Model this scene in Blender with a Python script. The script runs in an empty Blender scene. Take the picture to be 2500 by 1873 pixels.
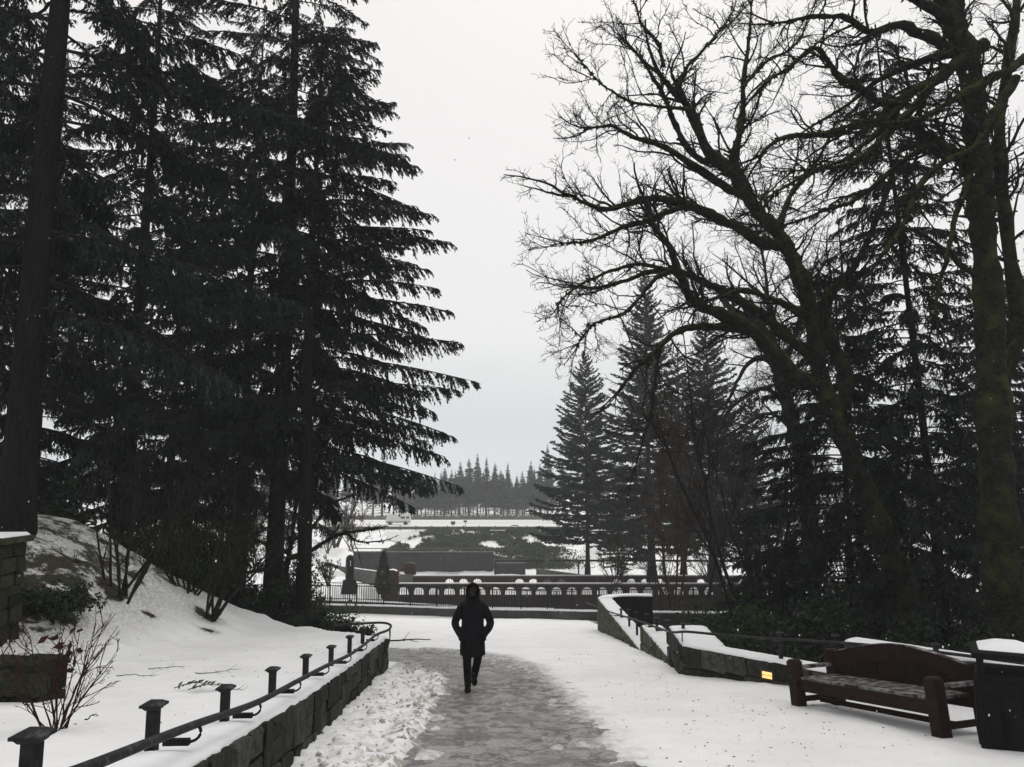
import bpy, bmesh, math, random
import numpy as np
from mathutils import Vector, Matrix
SC = bpy.context.scene
COL = SC.collection
R = math.radians
# ------------------------------------------------------------------ camera
EYE = 1.6
FPX = 1900.0
PITCH = R(7.5)
cam = bpy.data.cameras.new('camera')
camo = bpy.data.objects.new('camera', cam)
COL.objects.link(camo)
camo.location = (0, 0, EYE)
camo.rotation_euler = (R(90) + PITCH, 0, 0)
cam.sensor_fit = 'HORIZONTAL'
cam.sensor_width = 36.0
cam.lens = FPX / 2500 * 36.0
cam.clip_start = 0.05
cam.clip_end = 4000
SC.camera = camo
# ------------------------------------------------------------------ world: overcast sky
W = bpy.data.worlds.new('World')
SC.world = W
W.use_nodes = True
nt = W.node_tree
nt.nodes.clear()
o_ = nt.nodes.new('ShaderNodeOutputWorld')
bg = nt.nodes.new('ShaderNodeBackground')
bg.inputs['Strength'].default_value = 0.1
sky = nt.nodes.new('ShaderNodeTexSky')
sky.sky_type = 'NISHITA'
sky.sun_disc = False
sky.sun_elevation = R(52)
sky.sun_rotation = R(10)
sky.dust_density = 4
hsv = nt.nodes.new('ShaderNodeHueSaturation')
hsv.inputs['Saturation'].default_value = 0.12
nt.links.new(sky.outputs[0], hsv.inputs['Color'])
tc = nt.nodes.new('ShaderNodeTexCoord')
sp = nt.nodes.new('ShaderNodeSeparateXYZ')
nt.links.new(tc.outputs['Generated'], sp.inputs[0])
ns = nt.nodes.new('ShaderNodeTexNoise')
ns.inputs['Scale'].default_value = 1.6
ns.inputs['Detail'].default_value = 3
nt.links.new(tc.outputs['Generated'], ns.inputs['Vector'])
ma = nt.nodes.new('ShaderNodeMath')
ma.operation = 'MULTIPLY_ADD'
ma.inputs[1].default_value = 0.10
nt.links.new(ns.outputs[0], ma.inputs[0])
nt.links.new(sp.outputs['Z'], ma.inputs[2])
rp = nt.nodes.new('ShaderNodeValToRGB')
el = rp.color_ramp.elements
SKYK = 9.3
el[0].position = 0.03
el[0].color = (0.64 , 0.675, 0.70 , 1)
el[1].position = 0.60
el[1].color = (0.985, 0.965, 0.955, 1)
e = el.new(0.14); e.color = (0.745, 0.775, 0.795, 1)
e = el.new(0.24); e.color = (0.94, 0.94, 0.94, 1)
e = el.new(0.40); e.color = (0.97, 0.955, 0.95, 1)
nt.links.new(ma.outputs[0], rp.inputs[0])
mul = nt.nodes.new('ShaderNodeVectorMath')
mul.operation = 'SCALE'
mul.inputs['Scale'].default_value = SKYK
nt.links.new(rp.outputs[0], mul.inputs[0])
mx = nt.nodes.new('ShaderNodeMix')
mx.data_type = 'RGBA'
mx.inputs[0].default_value = 0.93
nt.links.new(hsv.outputs[0], mx.inputs[6])
nt.links.new(mul.outputs[0], mx.inputs[7])
nt.links.new(mx.outputs[2], bg.inputs['Color'])
nt.links.new(bg.outputs[0], o_.inputs[0])
sun = bpy.data.lights.new('sun', 'SUN')
sun.energy = 1.3
sun.angle = R(60)
sun.color = (1, 0.97, 0.93)
suno = bpy.data.objects.new('sun', sun)
COL.objects.link(suno)
suno.rotation_euler = (R(-38), 0, R(-10))
suno.location = (0, 0, 60)
SC.view_settings.view_transform = 'Standard'
SC.view_settings.look = 'None'
SC.view_settings.exposure = 0.0
SC.view_settings.gamma = 1.0
SC.view_settings.use_curve_mapping = False
SC.cycles.volume_bounces = 1
SC.cycles.max_bounces = 6
SC.cycles.diffuse_bounces = 3
HAZE = 0.00075
# ------------------------------------------------------------------ helpers
CP, SP_ = math.cos(PITCH), math.sin(PITCH)
def P(u, v, Y):
    """world point at forward distance Y seen at photo pixel (u, v) of 2500x1873"""
    a = (u - 1250) / FPX; b = (936.5 - v) / FPX
    d = (a, CP - b * SP_, SP_ + b * CP)
    k = Y / d[1]
    return Vector((d[0] * k, Y, EYE + d[2] * k))
def Q(x, y, Y):            # same for 2212-wide coordinates
    return P(x * 1.1302, y * 1.1302, Y)
rng = np.random.default_rng(7)
random.seed(7)
def hash2(i, j, s):
    n = (i * 374761393 + j * 668265263 + s * 982451653) & 0x7fffffff
    n = ((n ^ (n >> 13)) * 1274126177) & 0x7fffffff
    return ((n ^ (n >> 16)) & 0xffff) / 65535.0
def vnoise(x, y, f=1.0, s=0, oct=3):
    x = np.asarray(x, float) * f; y = np.asarray(y, float) * f
    out = 0; amp = 1; tot = 0
    for o in range(oct):
        xi = np.floor(x).astype(np.int64); yi = np.floor(y).astype(np.int64)
        fx = x - xi; fy = y - yi
        fx = fx * fx * (3 - 2 * fx); fy = fy * fy * (3 - 2 * fy)
        a = hash2(xi, yi, s + o); b = hash2(xi + 1, yi, s + o)
        c = hash2(xi, yi + 1, s + o); d = hash2(xi + 1, yi + 1, s + o)
        out = out + amp * (a + (b - a) * fx + (c - a) * fy + (a - b - c + d) * fx * fy)
        tot += amp; amp *= .5; x = x * 2.03 + 7.1; y = y * 2.03 + 3.3
    return out / tot          # 0..1
def sm(t):
    t = np.clip(t, 0, 1); return t * t * (3 - 2 * t)
class MB:
    def __init__(s): s.v = []; s.f = []; s.m = []; s.n = 0
    def add(s, V, F, mat=0):
        V = np.asarray(V, float).reshape(-1, 3)
        F = np.asarray(F, np.int64)
        s.v.append(V); s.f.append(F + s.n); s.m.append(mat); s.n += len(V)
    def box(s, c, d, rz=0.0, mat=0, taper=1.0, M=None):
        hx, hy, hz = d[0] / 2, d[1] / 2, d[2] / 2
        V = np.array([(-hx, -hy, -hz), (hx, -hy, -hz), (hx, hy, -hz), (-hx, hy, -hz),
                      (-hx * taper, -hy * taper, hz), (hx * taper, -hy * taper, hz), (hx * taper, hy * taper, hz), (-hx * taper, hy * taper, hz)])
        if rz:
            cz, sz = math.cos(rz), math.sin(rz)
            V = V @ np.array([[cz, sz, 0], [-sz, cz, 0], [0, 0, 1]])
        V = V + np.array(c)
        s.add(V, [(0, 3, 2, 1), (4, 5, 6, 7), (0, 1, 5, 4), (1, 2, 6, 5), (2, 3, 7, 6), (3, 0, 4, 7)], mat)
    def loft(s, rings, mat=0, cap=True, closed=True):
        rings = [np.asarray(r, float) for r in rings]
        k = len(rings[0]); V = np.concatenate(rings); F = []
        for i in range(len(rings) - 1):
            for j in range(k if closed else k - 1):
                a = i * k + j; b = i * k + (j + 1) % k
                F.append((a, b, b + k, a + k))
        s.add(V, F, mat)
        if cap:
            n0 = s.n
            for r, rev in ((rings[0], True), (rings[-1], False)):
                c = r.mean(0); V2 = np.vstack([r, c]); F2 = []
                for j in range(k):
                    q = (j, (j + 1) % k, k)
                    F2.append(q[::-1] if rev else q)
                s.add(V2, F2, mat)
    def mesh(s, name, smooth=False):
        me = bpy.data.meshes.new(name)
        V = np.concatenate(s.v) if s.v else np.zeros((0, 3))
        me.vertices.add(len(V)); me.vertices.foreach_set('co', V.ravel())
        tot = sum(f.size for f in s.f); nf = sum(len(f) for f in s.f)
        me.loops.add(tot); me.polygons.add(nf)
        me.loops.foreach_set('vertex_index', np.concatenate([f.ravel() for f in s.f]).astype(np.int32))
        lt = np.concatenate([np.full(len(f), f.shape[1], np.int32) for f in s.f])
        ls = np.concatenate([[0], np.cumsum(lt)[:-1]]).astype(np.int32)
        me.polygons.foreach_set('loop_start', ls)
        me.polygons.foreach_set('loop_total', lt)
        mi = np.concatenate([np.full(len(f), m, np.int32) for f, m in zip(s.f, s.m)])
        me.polygons.foreach_set('material_index', mi)
        me.polygons.foreach_set('use_smooth', np.full(nf, smooth, bool))
        me.update(calc_edges=True)
        return me
def link(name, me, mats, parent=None, loc=None):
    o = bpy.data.objects.new(name, me)
    if isinstance(me, bpy.types.Mesh) and not me.materials:
        for m in (mats if isinstance(mats, (list, tuple)) else [mats]): me.materials.append(m)
    COL.objects.link(o)
    if parent: o.parent = parent
    if loc is not None: o.location = loc
    return o
def build(mb, name, mats, parent=None, smooth=False, loc=None):
    return link(name, mb.mesh(name, smooth), mats, parent, loc)
def tag(o, label=None, cat=None, group=None, kind=None):
    if label: o['label'] = label
    if cat: o['category'] = cat
    if group: o['group'] = group
    if kind: o['kind'] = kind
    return o
def thing(name, label, cat, loc=(0, 0, 0), rz=0, group=None):
    o = bpy.data.objects.new(name, None); COL.objects.link(o)
    o.empty_display_size = .2
    o.location = loc; o.rotation_euler = (0, 0, rz)
    return tag(o, label, cat, group)
def bevel(o, w=.01, seg=2):
    m = o.modifiers.new('bevel', 'BEVEL'); m.width = w; m.segments = seg; m.limit_method = 'ANGLE'
    return o
# vectorised tubes: PTS (m,n,3), RAD (m,n)
def btubes(mb, PTS, RAD, k=5, mat=0):
    PTS = np.asarray(PTS, float); RAD = np.asarray(RAD, float)
    m, n, _ = PTS.shape
    T = np.gradient(PTS, axis=1)
    T /= (np.linalg.norm(T, axis=2, keepdims=True) + 1e-9)
    ref = np.where(np.abs(T[:, :1, 2:3]) > .9, np.array([[[1., 0, 0]]]), np.array([[[0, 0, 1.]]]))
    ref = np.broadcast_to(ref, T.shape)
    A = np.cross(T, ref); A /= (np.linalg.norm(A, axis=2, keepdims=True) + 1e-9)
    B = np.cross(T, A)
    ang = np.arange(k) * 2 * np.pi / k
    ring = (A[:, :, None, :] * np.cos(ang)[None, None, :, None] + B[:, :, None, :] * np.sin(ang)[None, None, :, None])
    V = PTS[:, :, None, :] + ring * RAD[:, :, None, None]
    base = (np.arange(m) * n * k)[:, None, None] + (np.arange(n - 1) * k)[None, :, None]
    j = np.arange(k)[None, None, :]; j2 = (j + 1) % k
    F = np.stack([base + j, base + j2, base + j2 + k, base + j + k], -1).reshape(-1, 4)
    mb.add(V.reshape(-1, 3), F, mat)
def tube(mb, pts, rad, k=8, mat=0, cap=True):
    pts = np.asarray([tuple(p) for p in pts], float)
    rad = np.full(len(pts), rad, float) if np.isscalar(rad) else np.asarray(rad, float)
    btubes(mb, pts[None], rad[None], k, mat)
    if cap:
        n = len(pts); s0 = mb.n - n * k
        mb.f.append(np.array([[s0 + j for j in range(k)][::-1]])); mb.m.append(mat)
        mb.f.append(np.array([[mb.n - k + j for j in range(k)]])); mb.m.append(mat)
def smooth_pts(pts, n):
    """Catmull-Rom resample to n points"""
    p = np.asarray([tuple(q) for q in pts], float)
    p = np.vstack([2 * p[0] - p[1], p, 2 * p[-1] - p[-2]])
    m = len(p) - 3
    out = []
    for t in np.linspace(0, m - 1e-6, n):
        i = int(t); f = t - i
        a, b, c, d = p[i], p[i + 1], p[i + 2], p[i + 3]
        out.append(.5 * ((2 * b) + (c - a) * f + (2 * a - 5 * b + 4 * c - d) * f * f + (3 * b - a - 3 * c + d) * f ** 3))
    return np.array(out)
def unit(a): return a / (np.linalg.norm(a, axis=-1, keepdims=True) + 1e-9)
def spawn(PTS, RAD, cnt, l0, l1, a0, a1, n, rr, bend=(0, 0, 0), wob=.12, t0=.15, t1=1., rmin=.003, tipshrink=.5, g=rng, rmax=9):
    m, k, _ = PTS.shape
    idx = np.repeat(np.arange(m), cnt); M_ = len(idx)
    t = g.uniform(t0, t1, M_)
    ft = t * (k - 1.001); i = ft.astype(int); f = (ft - i)[:, None]
    p = PTS[idx, i] * (1 - f) + PTS[idx, i + 1] * f
    tg = unit(PTS[idx, i + 1] - PTS[idx, i])
    r = RAD[idx, i] * (1 - f[:, 0]) + RAD[idx, i + 1] * f[:, 0]
    rnd = g.normal(size=(M_, 3)); per = unit(np.cross(tg, rnd))
    an = g.uniform(a0, a1, M_)[:, None]
    d = unit(tg * np.cos(an) + per * np.sin(an))
    L = g.uniform(l0, l1, M_) * (1 - tipshrink * t)
    r0 = np.clip(r * rr, rmin, max(rmax, rmin))
    pts = np.zeros((M_, n, 3)); pts[:, 0] = p
    bv = np.array(bend)[None]
    for q in range(1, n):
        d = unit(d + bv / n + g.normal(size=(M_, 3)) * wob)
        pts[:, q] = pts[:, q - 1] + d * (L / (n - 1))[:, None]
    tt = np.linspace(0, 1, n)[None]
    rad = r0[:, None] * (1 - .65 * tt); rad = np.maximum(rad, rmin * .6)
    return pts, rad
def leaves(mb, C, D, ln, wd, mat=0, g=rng, N=None):
    """diamond leaves: centres' base C (m,3), direction D (m,3)"""
    m = len(C)
    D = unit(D)
    if N is None: N = g.normal(size=(m, 3))
    S = unit(np.cross(D, N))
    ln = np.broadcast_to(ln, (m,))[:, None]; wd = np.broadcast_to(wd, (m,))[:, None]
    V = np.stack([C, C + D * ln * .45 + S * wd / 2, C + D * ln, C + D * ln * .45 - S * wd / 2], 1).reshape(-1, 3)
    F = (np.arange(m) * 4)[:, None] + np.arange(4)[None]
    mb.add(V, F, mat)
# ------------------------------------------------------------------ materials
def mat(name, col, rough=.8, var=.25, scale=6, bump=.3, bscale=None, col2=None, mid=.5, width=.15, spec=.07, metal=0, stretch=None, detail=5, bdist=.02, obj=True, rndcol=0):
    m = bpy.data.materials.new(name); m.use_nodes = True
    t = m.node_tree; n = t.nodes; b = n['Principled BSDF']
    b.inputs['Roughness'].default_value = rough
    b.inputs['Specular IOR Level'].default_value = spec
    b.inputs['Metallic'].default_value = metal
    tcn = n.new('ShaderNodeTexCoord'); src = tcn.outputs['Object']
    if stretch:
        mp = n.new('ShaderNodeMapping'); mp.inputs['Scale'].default_value = stretch
        t.links.new(src, mp.inputs[0]); src = mp.outputs[0]
    nz = n.new('ShaderNodeTexNoise'); nz.inputs['Scale'].default_value = scale; nz.inputs['Detail'].default_value = detail
    nz.inputs['Roughness'].default_value = .65
    t.links.new(src, nz.inputs['Vector'])
    cr = n.new('ShaderNodeValToRGB'); ee = cr.color_ramp.elements
    ee[0].position = mid - width; ee[1].position = mid + width
    c2 = col2 or tuple(min(1, c * (1 + var)) for c in col)
    c1 = col if col2 else tuple(c * (1 - var) for c in col)
    ee[0].color = (*c1, 1); ee[1].color = (*c2, 1)
    t.links.new(nz.outputs[0], cr.inputs[0])
    out = cr.outputs[0]
    if rndcol:
        oi = n.new('ShaderNodeObjectInfo'); mr = n.new('ShaderNodeMapRange')
        mr.inputs[3].default_value = 1 - rndcol; mr.inputs[4].default_value = 1 + rndcol
        t.links.new(oi.outputs['Random'], mr.inputs[0])
        hs = n.new('ShaderNodeHueSaturation'); t.links.new(mr.outputs[0], hs.inputs['Value'])
        t.links.new(out, hs.inputs['Color']); out = hs.outputs[0]
    t.links.new(out, b.inputs['Base Color'])
    if bump:
        bz = n.new('ShaderNodeTexNoise'); bz.inputs['Scale'].default_value = bscale or scale * 3; bz.inputs['Detail'].default_value = 6
        t.links.new(src, bz.inputs['Vector'])
        bp = n.new('ShaderNodeBump'); bp.inputs['Strength'].default_value = bump; bp.inputs['Distance'].default_value = bdist
        t.links.new(bz.outputs[0], bp.inputs['Height']); t.links.new(bp.outputs[0], b.inputs['Normal'])
    return m
M = {}
M['snow'] = mat('snow', (.79, .80, .81), .65, .04, 3, .25, 22, spec=.25, bdist=.03)
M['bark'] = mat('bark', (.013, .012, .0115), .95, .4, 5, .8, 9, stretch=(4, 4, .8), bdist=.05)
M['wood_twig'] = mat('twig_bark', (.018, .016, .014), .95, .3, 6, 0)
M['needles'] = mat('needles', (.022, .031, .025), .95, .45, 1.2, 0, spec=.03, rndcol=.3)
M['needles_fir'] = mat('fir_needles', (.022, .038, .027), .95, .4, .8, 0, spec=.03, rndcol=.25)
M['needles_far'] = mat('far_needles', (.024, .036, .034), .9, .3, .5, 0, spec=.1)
M['leaf_dark'] = mat('dark_leaf', (.016, .026, .014), .6, .4, 3, 0, spec=.12)
M['leaf_green'] = mat('green_leaf', (.032, .055, .017), .7, .45, 2, 0, spec=.08)
M['iron'] = mat('black_iron', (.018, .018, .019), .55, .5, 14, .35, 60, bdist=.004)
M['iron_snow'] = mat('frosted_iron', (.020, .020, .021), .6, .5, 25, .5, 90, col2=(.09, .09, .09), mid=.62, width=.10, bdist=.006)
M['stone'] = mat('wall_stone', (.038, .039, .034), .9, .45, 4, .8, 14, rndcol=.5, bdist=.02)
M['stone_moss'] = mat('mossy_stone', (.085, .088, .075), .95, .3, 2.2, .7, 16, col2=(.075, .095, .022), mid=.57, width=.06, rndcol=.3, bdist=.02)
M['mortar'] = mat('mortar', (.010, .011, .009), .95, .3, 8, .5, 30)
M['brick'] = mat('dark_brick', (.040, .022, .019), .9, .3, 5, .3, 20, rndcol=.25)
M['concrete'] = mat('old_concrete', (.11, .11, .105), .9, .35, .8, .3, 8)
M['concrete_dark'] = mat('dark_concrete', (.026, .026, .025), .9, .35, .6, .3, 8)
M['wood'] = mat('red_brown_wood', (.020, .0112, .0100), .7, .35, 7, .4, 22, stretch=(1, 1, 6), bdist=.006, rndcol=.15)
M['wood_frost'] = mat('frosted_wood', (.030, .020, .018), .8, .3, 9, .4, 40, col2=(.30, .30, .30), mid=.56, width=.14, bdist=.006)
M['bin'] = mat('bin_plastic', (.0065, .007, .007), .75, .4, 9, .2, 40)
M['coat'] = mat('black_parka', (.0075, .008, .010), .85, .3, 14, .4, 30, bdist=.01)
M['trouser'] = mat('black_trousers', (.008, .008, .0095), .9, .3, 14, .3, 40, bdist=.008)
M['boot'] = mat('dark_boots', (.010, .009, .008), .6, .3, 14, .3, 40, bdist=.004)
M['skin'] = mat('skin', (.045, .028, .022), .6, .1, 14, 0)
M['hair'] = mat('hair', (.02, .015, .012), .7, .2, 30, .3)
M['fur'] = mat('hood_fur', (.011, .010, .010), .95, .4, 40, .8, 90)
M['red_twig'] = mat('red_twig', (.030, .013, .012), .8, .3, 9, 0)
M['dry_leaf'] = mat('dry_leaf', (.036, .016, .011), .8, .5, 9, 0)
M['leaf_bits'] = mat('leaf_bits', (.07, .05, .03), .9, .5, 3, 0)
M['white_paint'] = mat('white_vehicle_paint', (.62, .62, .58), .45, .06, 2, 0)
M['glass'] = mat('dark_glass', (.03, .035, .04), .15, .1, 2, 0, spec=.6)
M['rubber'] = mat('rubber', (.02, .02, .02), .9, .1, 8, 0)
M['steel'] = mat('galvanised_steel', (.09, .09, .088), .7, .3, 1.2, 0)
M['sign_dark'] = mat('dark_sign', (.04, .045, .045), .7, .2, 5, 0)
M['mark'] = mat('white_mark', (.75, .76, .74), .6, .05, 5, 0)
M['ivy'] = mat('ivy', (.046, .062, .030), .9, .5, .35, 0, rndcol=.1)
M['water'] = mat('dark_water', (.012, .015, .018), .18, .2, .4, .25, 3, spec=.35, bdist=.05)
M['bronze'] = mat('light_frame', (.06, .045, .03), .6, .3, 20, 0)
def emis(name, col, st):
    m = bpy.data.materials.new(name); m.use_nodes = True
    b = m.node_tree.nodes['Principled BSDF']
    b.inputs['Base Color'].default_value = (*col, 1)
    b.inputs['Emission Color'].default_value = (*col, 1); b.inputs['Emission Strength'].default_value = st
    return m
M['glow'] = emis('warm_lamp_glass', (1, .62, .22), 1.1)
M['glow_white'] = emis('pale_lamp_glass', (1, .86, .62), .9)
# mossy bark: moss where the surface looks up, plus noise
def moss_bark():
    m = mat('mossy_bark', (.016, .015, .013), .95, .45, 9, 1.0, 14, bdist=.09)
    t = m.node_tree; n = t.nodes; b = n['Principled BSDF']
    src = b.inputs['Base Color'].links[0].from_socket
    ge = n.new('ShaderNodeNewGeometry'); s_ = n.new('ShaderNodeSeparateXYZ'); t.links.new(ge.outputs['Normal'], s_.inputs[0])
    nz = n.new('ShaderNodeTexNoise'); nz.inputs['Scale'].default_value = 3.2; nz.inputs['Detail'].default_value = 5
    tcn = n.new('ShaderNodeTexCoord'); t.links.new(tcn.outputs['Object'], nz.inputs['Vector'])
    a = n.new('ShaderNodeMath'); a.operation = 'MULTIPLY_ADD'; a.inputs[1].default_value = .30
    t.links.new(s_.outputs['Z'], a.inputs[0]); t.links.new(nz.outputs[0], a.inputs[2])
    mr = n.new('ShaderNodeMapRange'); mr.inputs[1].default_value = .46; mr.inputs[2].default_value = .80
    t.links.new(a.outputs[0], mr.inputs[0])
    mi = n.new('ShaderNodeMix'); mi.data_type = 'RGBA'
    t.links.new(mr.outputs[0], mi.inputs[0]); t.links.new(src, mi.inputs[6]); mi.inputs[7].default_value = (.050, .057, .016, 1)
    t.links.new(mi.outputs[2], b.inputs['Base Color'])
    return m
M['moss_bark'] = moss_bark()
# ------------------------------------------------------------------ terrain
WT_Y = [0, 3.2, 4.75, 6.35, 7.95, 9.6, 11.2, 12.9, 14.6, 16.2, 24, 30, 44, 60]
WT_Z = [.80, .33, .03, -.27, -.49, -.71, -.92, -1.10, -1.27, -1.43, -2.2, -3.0, -5.1, -5.6]
FX_Y = [0, 3, 4.77, 6, 7.6, 10, 13, 16.2]
FX_X = [-1.42, -1.6, -1.78, -1.94, -2.04, -2.2, -2.37, -2.5]
def walltop(y): return np.interp(y, WT_Y, WT_Z)
def facex(y): return np.interp(y, FX_Y, FX_X)
PATH = np.array([(-.10, 0), (-.12, 6), (-.18, 10), (-.28, 13), (-.52, 15.4), (-1.2, 17.7), (-2.3, 19.7), (-4.1, 20.9), (-7, 21.8), (-11, 22.5)])
PATHW = np.array([.90, .88, .85, .80, .84, 1.02, 1.35, 1.5, 1.5, 1.5])
pp = smooth_pts([(p[0], p[1], w) for p, w in zip(PATH, PATHW)], 120)
def pathdist(x, y):
    """signed distance outside the path's edge"""
    sh = np.shape(x); x = np.ravel(x); y = np.ravel(y)
    d = np.full(x.shape, 50.0)
    sel = (x > -13) & (x < 6) & (y < 30)
    xs = x[sel]; ys = y[sel]
    best = np.full(xs.shape, 50.0)
    for q in pp: best = np.minimum(best, np.hypot(xs - q[0], ys - q[1]) - q[2])
    d[sel] = best
    return d.reshape(sh)
def plane(y): return -.128 * y
FW = np.array([(-22, 47.5), (-9, 46), (-3, 44.5), (1, 43.4), (4.2, 41.0), (9, 38.5), (14, 37)])
def fwy(x): return np.interp(x, FW[:, 0], FW[:, 1])
def terrain(x, y):
    x = np.asarray(x, float); y = np.asarray(y, float)
    pl = plane(np.minimum(y, 44))
    z = pl + 0
    # left planter and mound
    xb = np.where(y < 16.2, facex(y) - .14, -2.6 - (y - 16.2) * .42)
    wid = np.where(y < 16.2, .12, np.clip((y - 16.2) * .5, .12, 2.0))
    k = sm((xb - x) / wid)
    left = walltop(y) - .015
    mnd = 2.42 * sm((-x - 5) / 5) * np.exp(-((y - 16) / 5.0) ** 2)
    mnd = mnd * (1 + .12 * (vnoise(x, y, .9, 5) - .5)) + .10 * (vnoise(x, y, .7, 11) - .5) * sm((-x - 3) / 3)
    mnd = mnd + .16 * (vnoise(x, y, 2.1, 12) - .5) * sm((-x - 4) / 2)
    left = left + mnd
    z = z * (1 - k) + left * k
    # right of the right wall
    kr = sm((x - np.where(y > 15.4, 3.62, 3.62 + (15.4 - y) * .88)) / .5) * (y < 34)
    kr2 = sm((x - 4.2) / 3.0)
    zr = np.interp(y, [0, 10, 15, 20, 30, 44], [-.6, -1.9, -2.9, -4.0, -6.3, -8.3])
    z = np.where(y < 34, z * (1 - kr) + zr * kr, z * (1 - kr2) + zr * kr2)
    # beyond the fence
    far_c = np.interp(y, [44, 46, 70, 70.8, 71.2, 80, 88, 112, 124, 146, 196, 230, 2000], [-9.7, -9.8, -9.8, -9.7, -8.15, -8.25, -9.5, -10.9, -10.0, -6.62, -6.6, -6.7, -7.5])
    far_l = np.interp(y, [44, 50, 75, 108, 124, 146, 196, 230, 2000], [-5.6, -5.75, -6.0, -8.4, -8.6, -6.62, -6.6, -6.7, -7.5])
    kl = sm((x - np.interp(y, [46, 50.3, 52.3, 60, 70, 80, 115, 150], [-21, -21, -11, -11, -15.5, -19, -29, -33])) / np.interp(y, [50, 60], [1.5, 4]))
    far = far_l * (1 - kl) + far_c * kl
    kf = sm((y - fwy(x) - .15) / .4)
    z = z * (1 - kf) + far * kf
    z = z + np.where((y > 47) & (y < 146), (vnoise(x, y, .45, 31) - .5) * .5 * (1 - kl * (y < 82)), 0)
    return z
def snowz(x, y):
    z = terrain(x, y)
    near = (y < 45) & (x < 4.5)
    n1 = vnoise(x, y, 1.7, 2); n2 = vnoise(x, y, 7.0, 3)
    d = pathdist(x, y)
    edge = d + (vnoise(x, y, 1.5, 8) - .5) * .75 + (vnoise(x, y, 7.0, 18) - .5) * .30 + .35 * sm((vnoise(x, y, 2.6, 28) - .62) / .1) * (d > -.5)
    h = -.035 + .07 * sm((edge + .02) / .34)
    z = z + np.where(near, h + (n1 - .5) * .055 + (n2 - .5) * .018 + (vnoise(x, y, .6, 4) - .5) * .05, .02)
    # lumpy ploughed strip between the path and left wall
    fx = facex(y)
    lump = sm((d + .02) / .15) * sm((x - fx + .1) / .15) * (y < 17.2) * (x < 0)
    ridge = np.exp(-((d - .12) / .16) ** 2)
    z = z + lump * ((vnoise(x, y, 5.5, 21) - .42) * .15 + ridge * .07 * vnoise(x, y, 3, 22))
    return z
g = np.concatenate
def axis(parts):
    out = []
    for a, b, s in parts: out.append(np.arange(a, b - 1e-6, s))
    out.append([parts[-1][1]]); return np.concatenate(out)
XS = axis([(-700, -200, 50), (-200, -60, 8), (-60, -24, 2), (-24, -12, .5), (-12, -3, .14), (-3, 1.2, .07), (1.2, 5, .1), (5, 12, .3), (12, 44, 1.2), (44, 100, 4), (100, 700, 50)])
YS = axis([(.2, 5, .4), (5, 16.5, .075), (16.5, 26, .12), (26, 48, .25), (48, 70, .7), (70, 72, .2), (72, 100, 1.2), (100, 150, 1.6), (150, 240, 6), (240, 2000, 80)])
X, Y = np.meshgrid(XS, YS)
Z = snowz(X, Y)
# footprints pressed into the snow right of the path
for i in range(130):
    fx_, fy_ = (rng.uniform(.7, 3.6), rng.uniform(6.8, 18)) if i < 110 else (rng.uniform(-2.5, 2), rng.uniform(22, 34))
    dd = ((X - fx_) / .06) ** 2 + ((Y - fy_) / .14) ** 2
    Z -= rng.uniform(.012, .045) * np.exp(-dd)
nx, ny = len(XS), len(YS)
ii = (np.arange(ny - 1)[:, None] * nx + np.arange(nx - 1)[None]).ravel()
gm = MB(); gm.add(np.stack([X, Y, Z], -1).reshape(-1, 3), np.stack([ii, ii + 1, ii + nx + 1, ii + nx], 1))
ground_me = gm.mesh('ground', True)
# ground cover showing through the snow plus painted tree shade (litter) and dirt in the ploughed strip
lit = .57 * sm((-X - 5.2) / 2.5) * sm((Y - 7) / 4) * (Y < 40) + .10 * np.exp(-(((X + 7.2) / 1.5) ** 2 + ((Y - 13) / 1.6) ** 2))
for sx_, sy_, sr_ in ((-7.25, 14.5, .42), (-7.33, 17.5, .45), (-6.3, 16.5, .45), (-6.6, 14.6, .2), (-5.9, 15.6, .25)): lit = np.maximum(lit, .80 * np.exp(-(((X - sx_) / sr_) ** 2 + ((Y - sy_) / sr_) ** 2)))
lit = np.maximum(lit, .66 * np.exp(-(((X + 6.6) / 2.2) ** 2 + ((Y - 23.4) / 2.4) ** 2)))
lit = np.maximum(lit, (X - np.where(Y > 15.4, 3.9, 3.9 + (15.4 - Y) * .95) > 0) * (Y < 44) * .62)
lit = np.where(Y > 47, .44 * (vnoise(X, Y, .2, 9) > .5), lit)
dpt = pathdist(X, Y)
drt = np.exp(-((dpt - .10) / .22) ** 2) * (X < -.4) * (Y < 17.5) * sm((X - facex(Y)) / .1) + .55 * (dpt > -.1) * (X < -.4) * (X > facex(Y)) * (Y < 17)
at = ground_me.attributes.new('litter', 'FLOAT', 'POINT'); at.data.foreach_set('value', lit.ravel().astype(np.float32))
sl = np.exp(-np.maximum(dpt, 0) / .5) * (X > facex(np.minimum(Y, 16.2))) * ((X > -.2) | (Y > 15)) + .6 * np.exp(-np.maximum(dpt, 0) / np.where(Y > 16, .45, .15))
at = ground_me.attributes.new('slush', 'FLOAT', 'POINT'); at.data.foreach_set('value', np.minimum(sl, 1).ravel().astype(np.float32))
at = ground_me.attributes.new('dirt', 'FLOAT', 'POINT'); at.data.foreach_set('value', drt.ravel().astype(np.float32))
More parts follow.
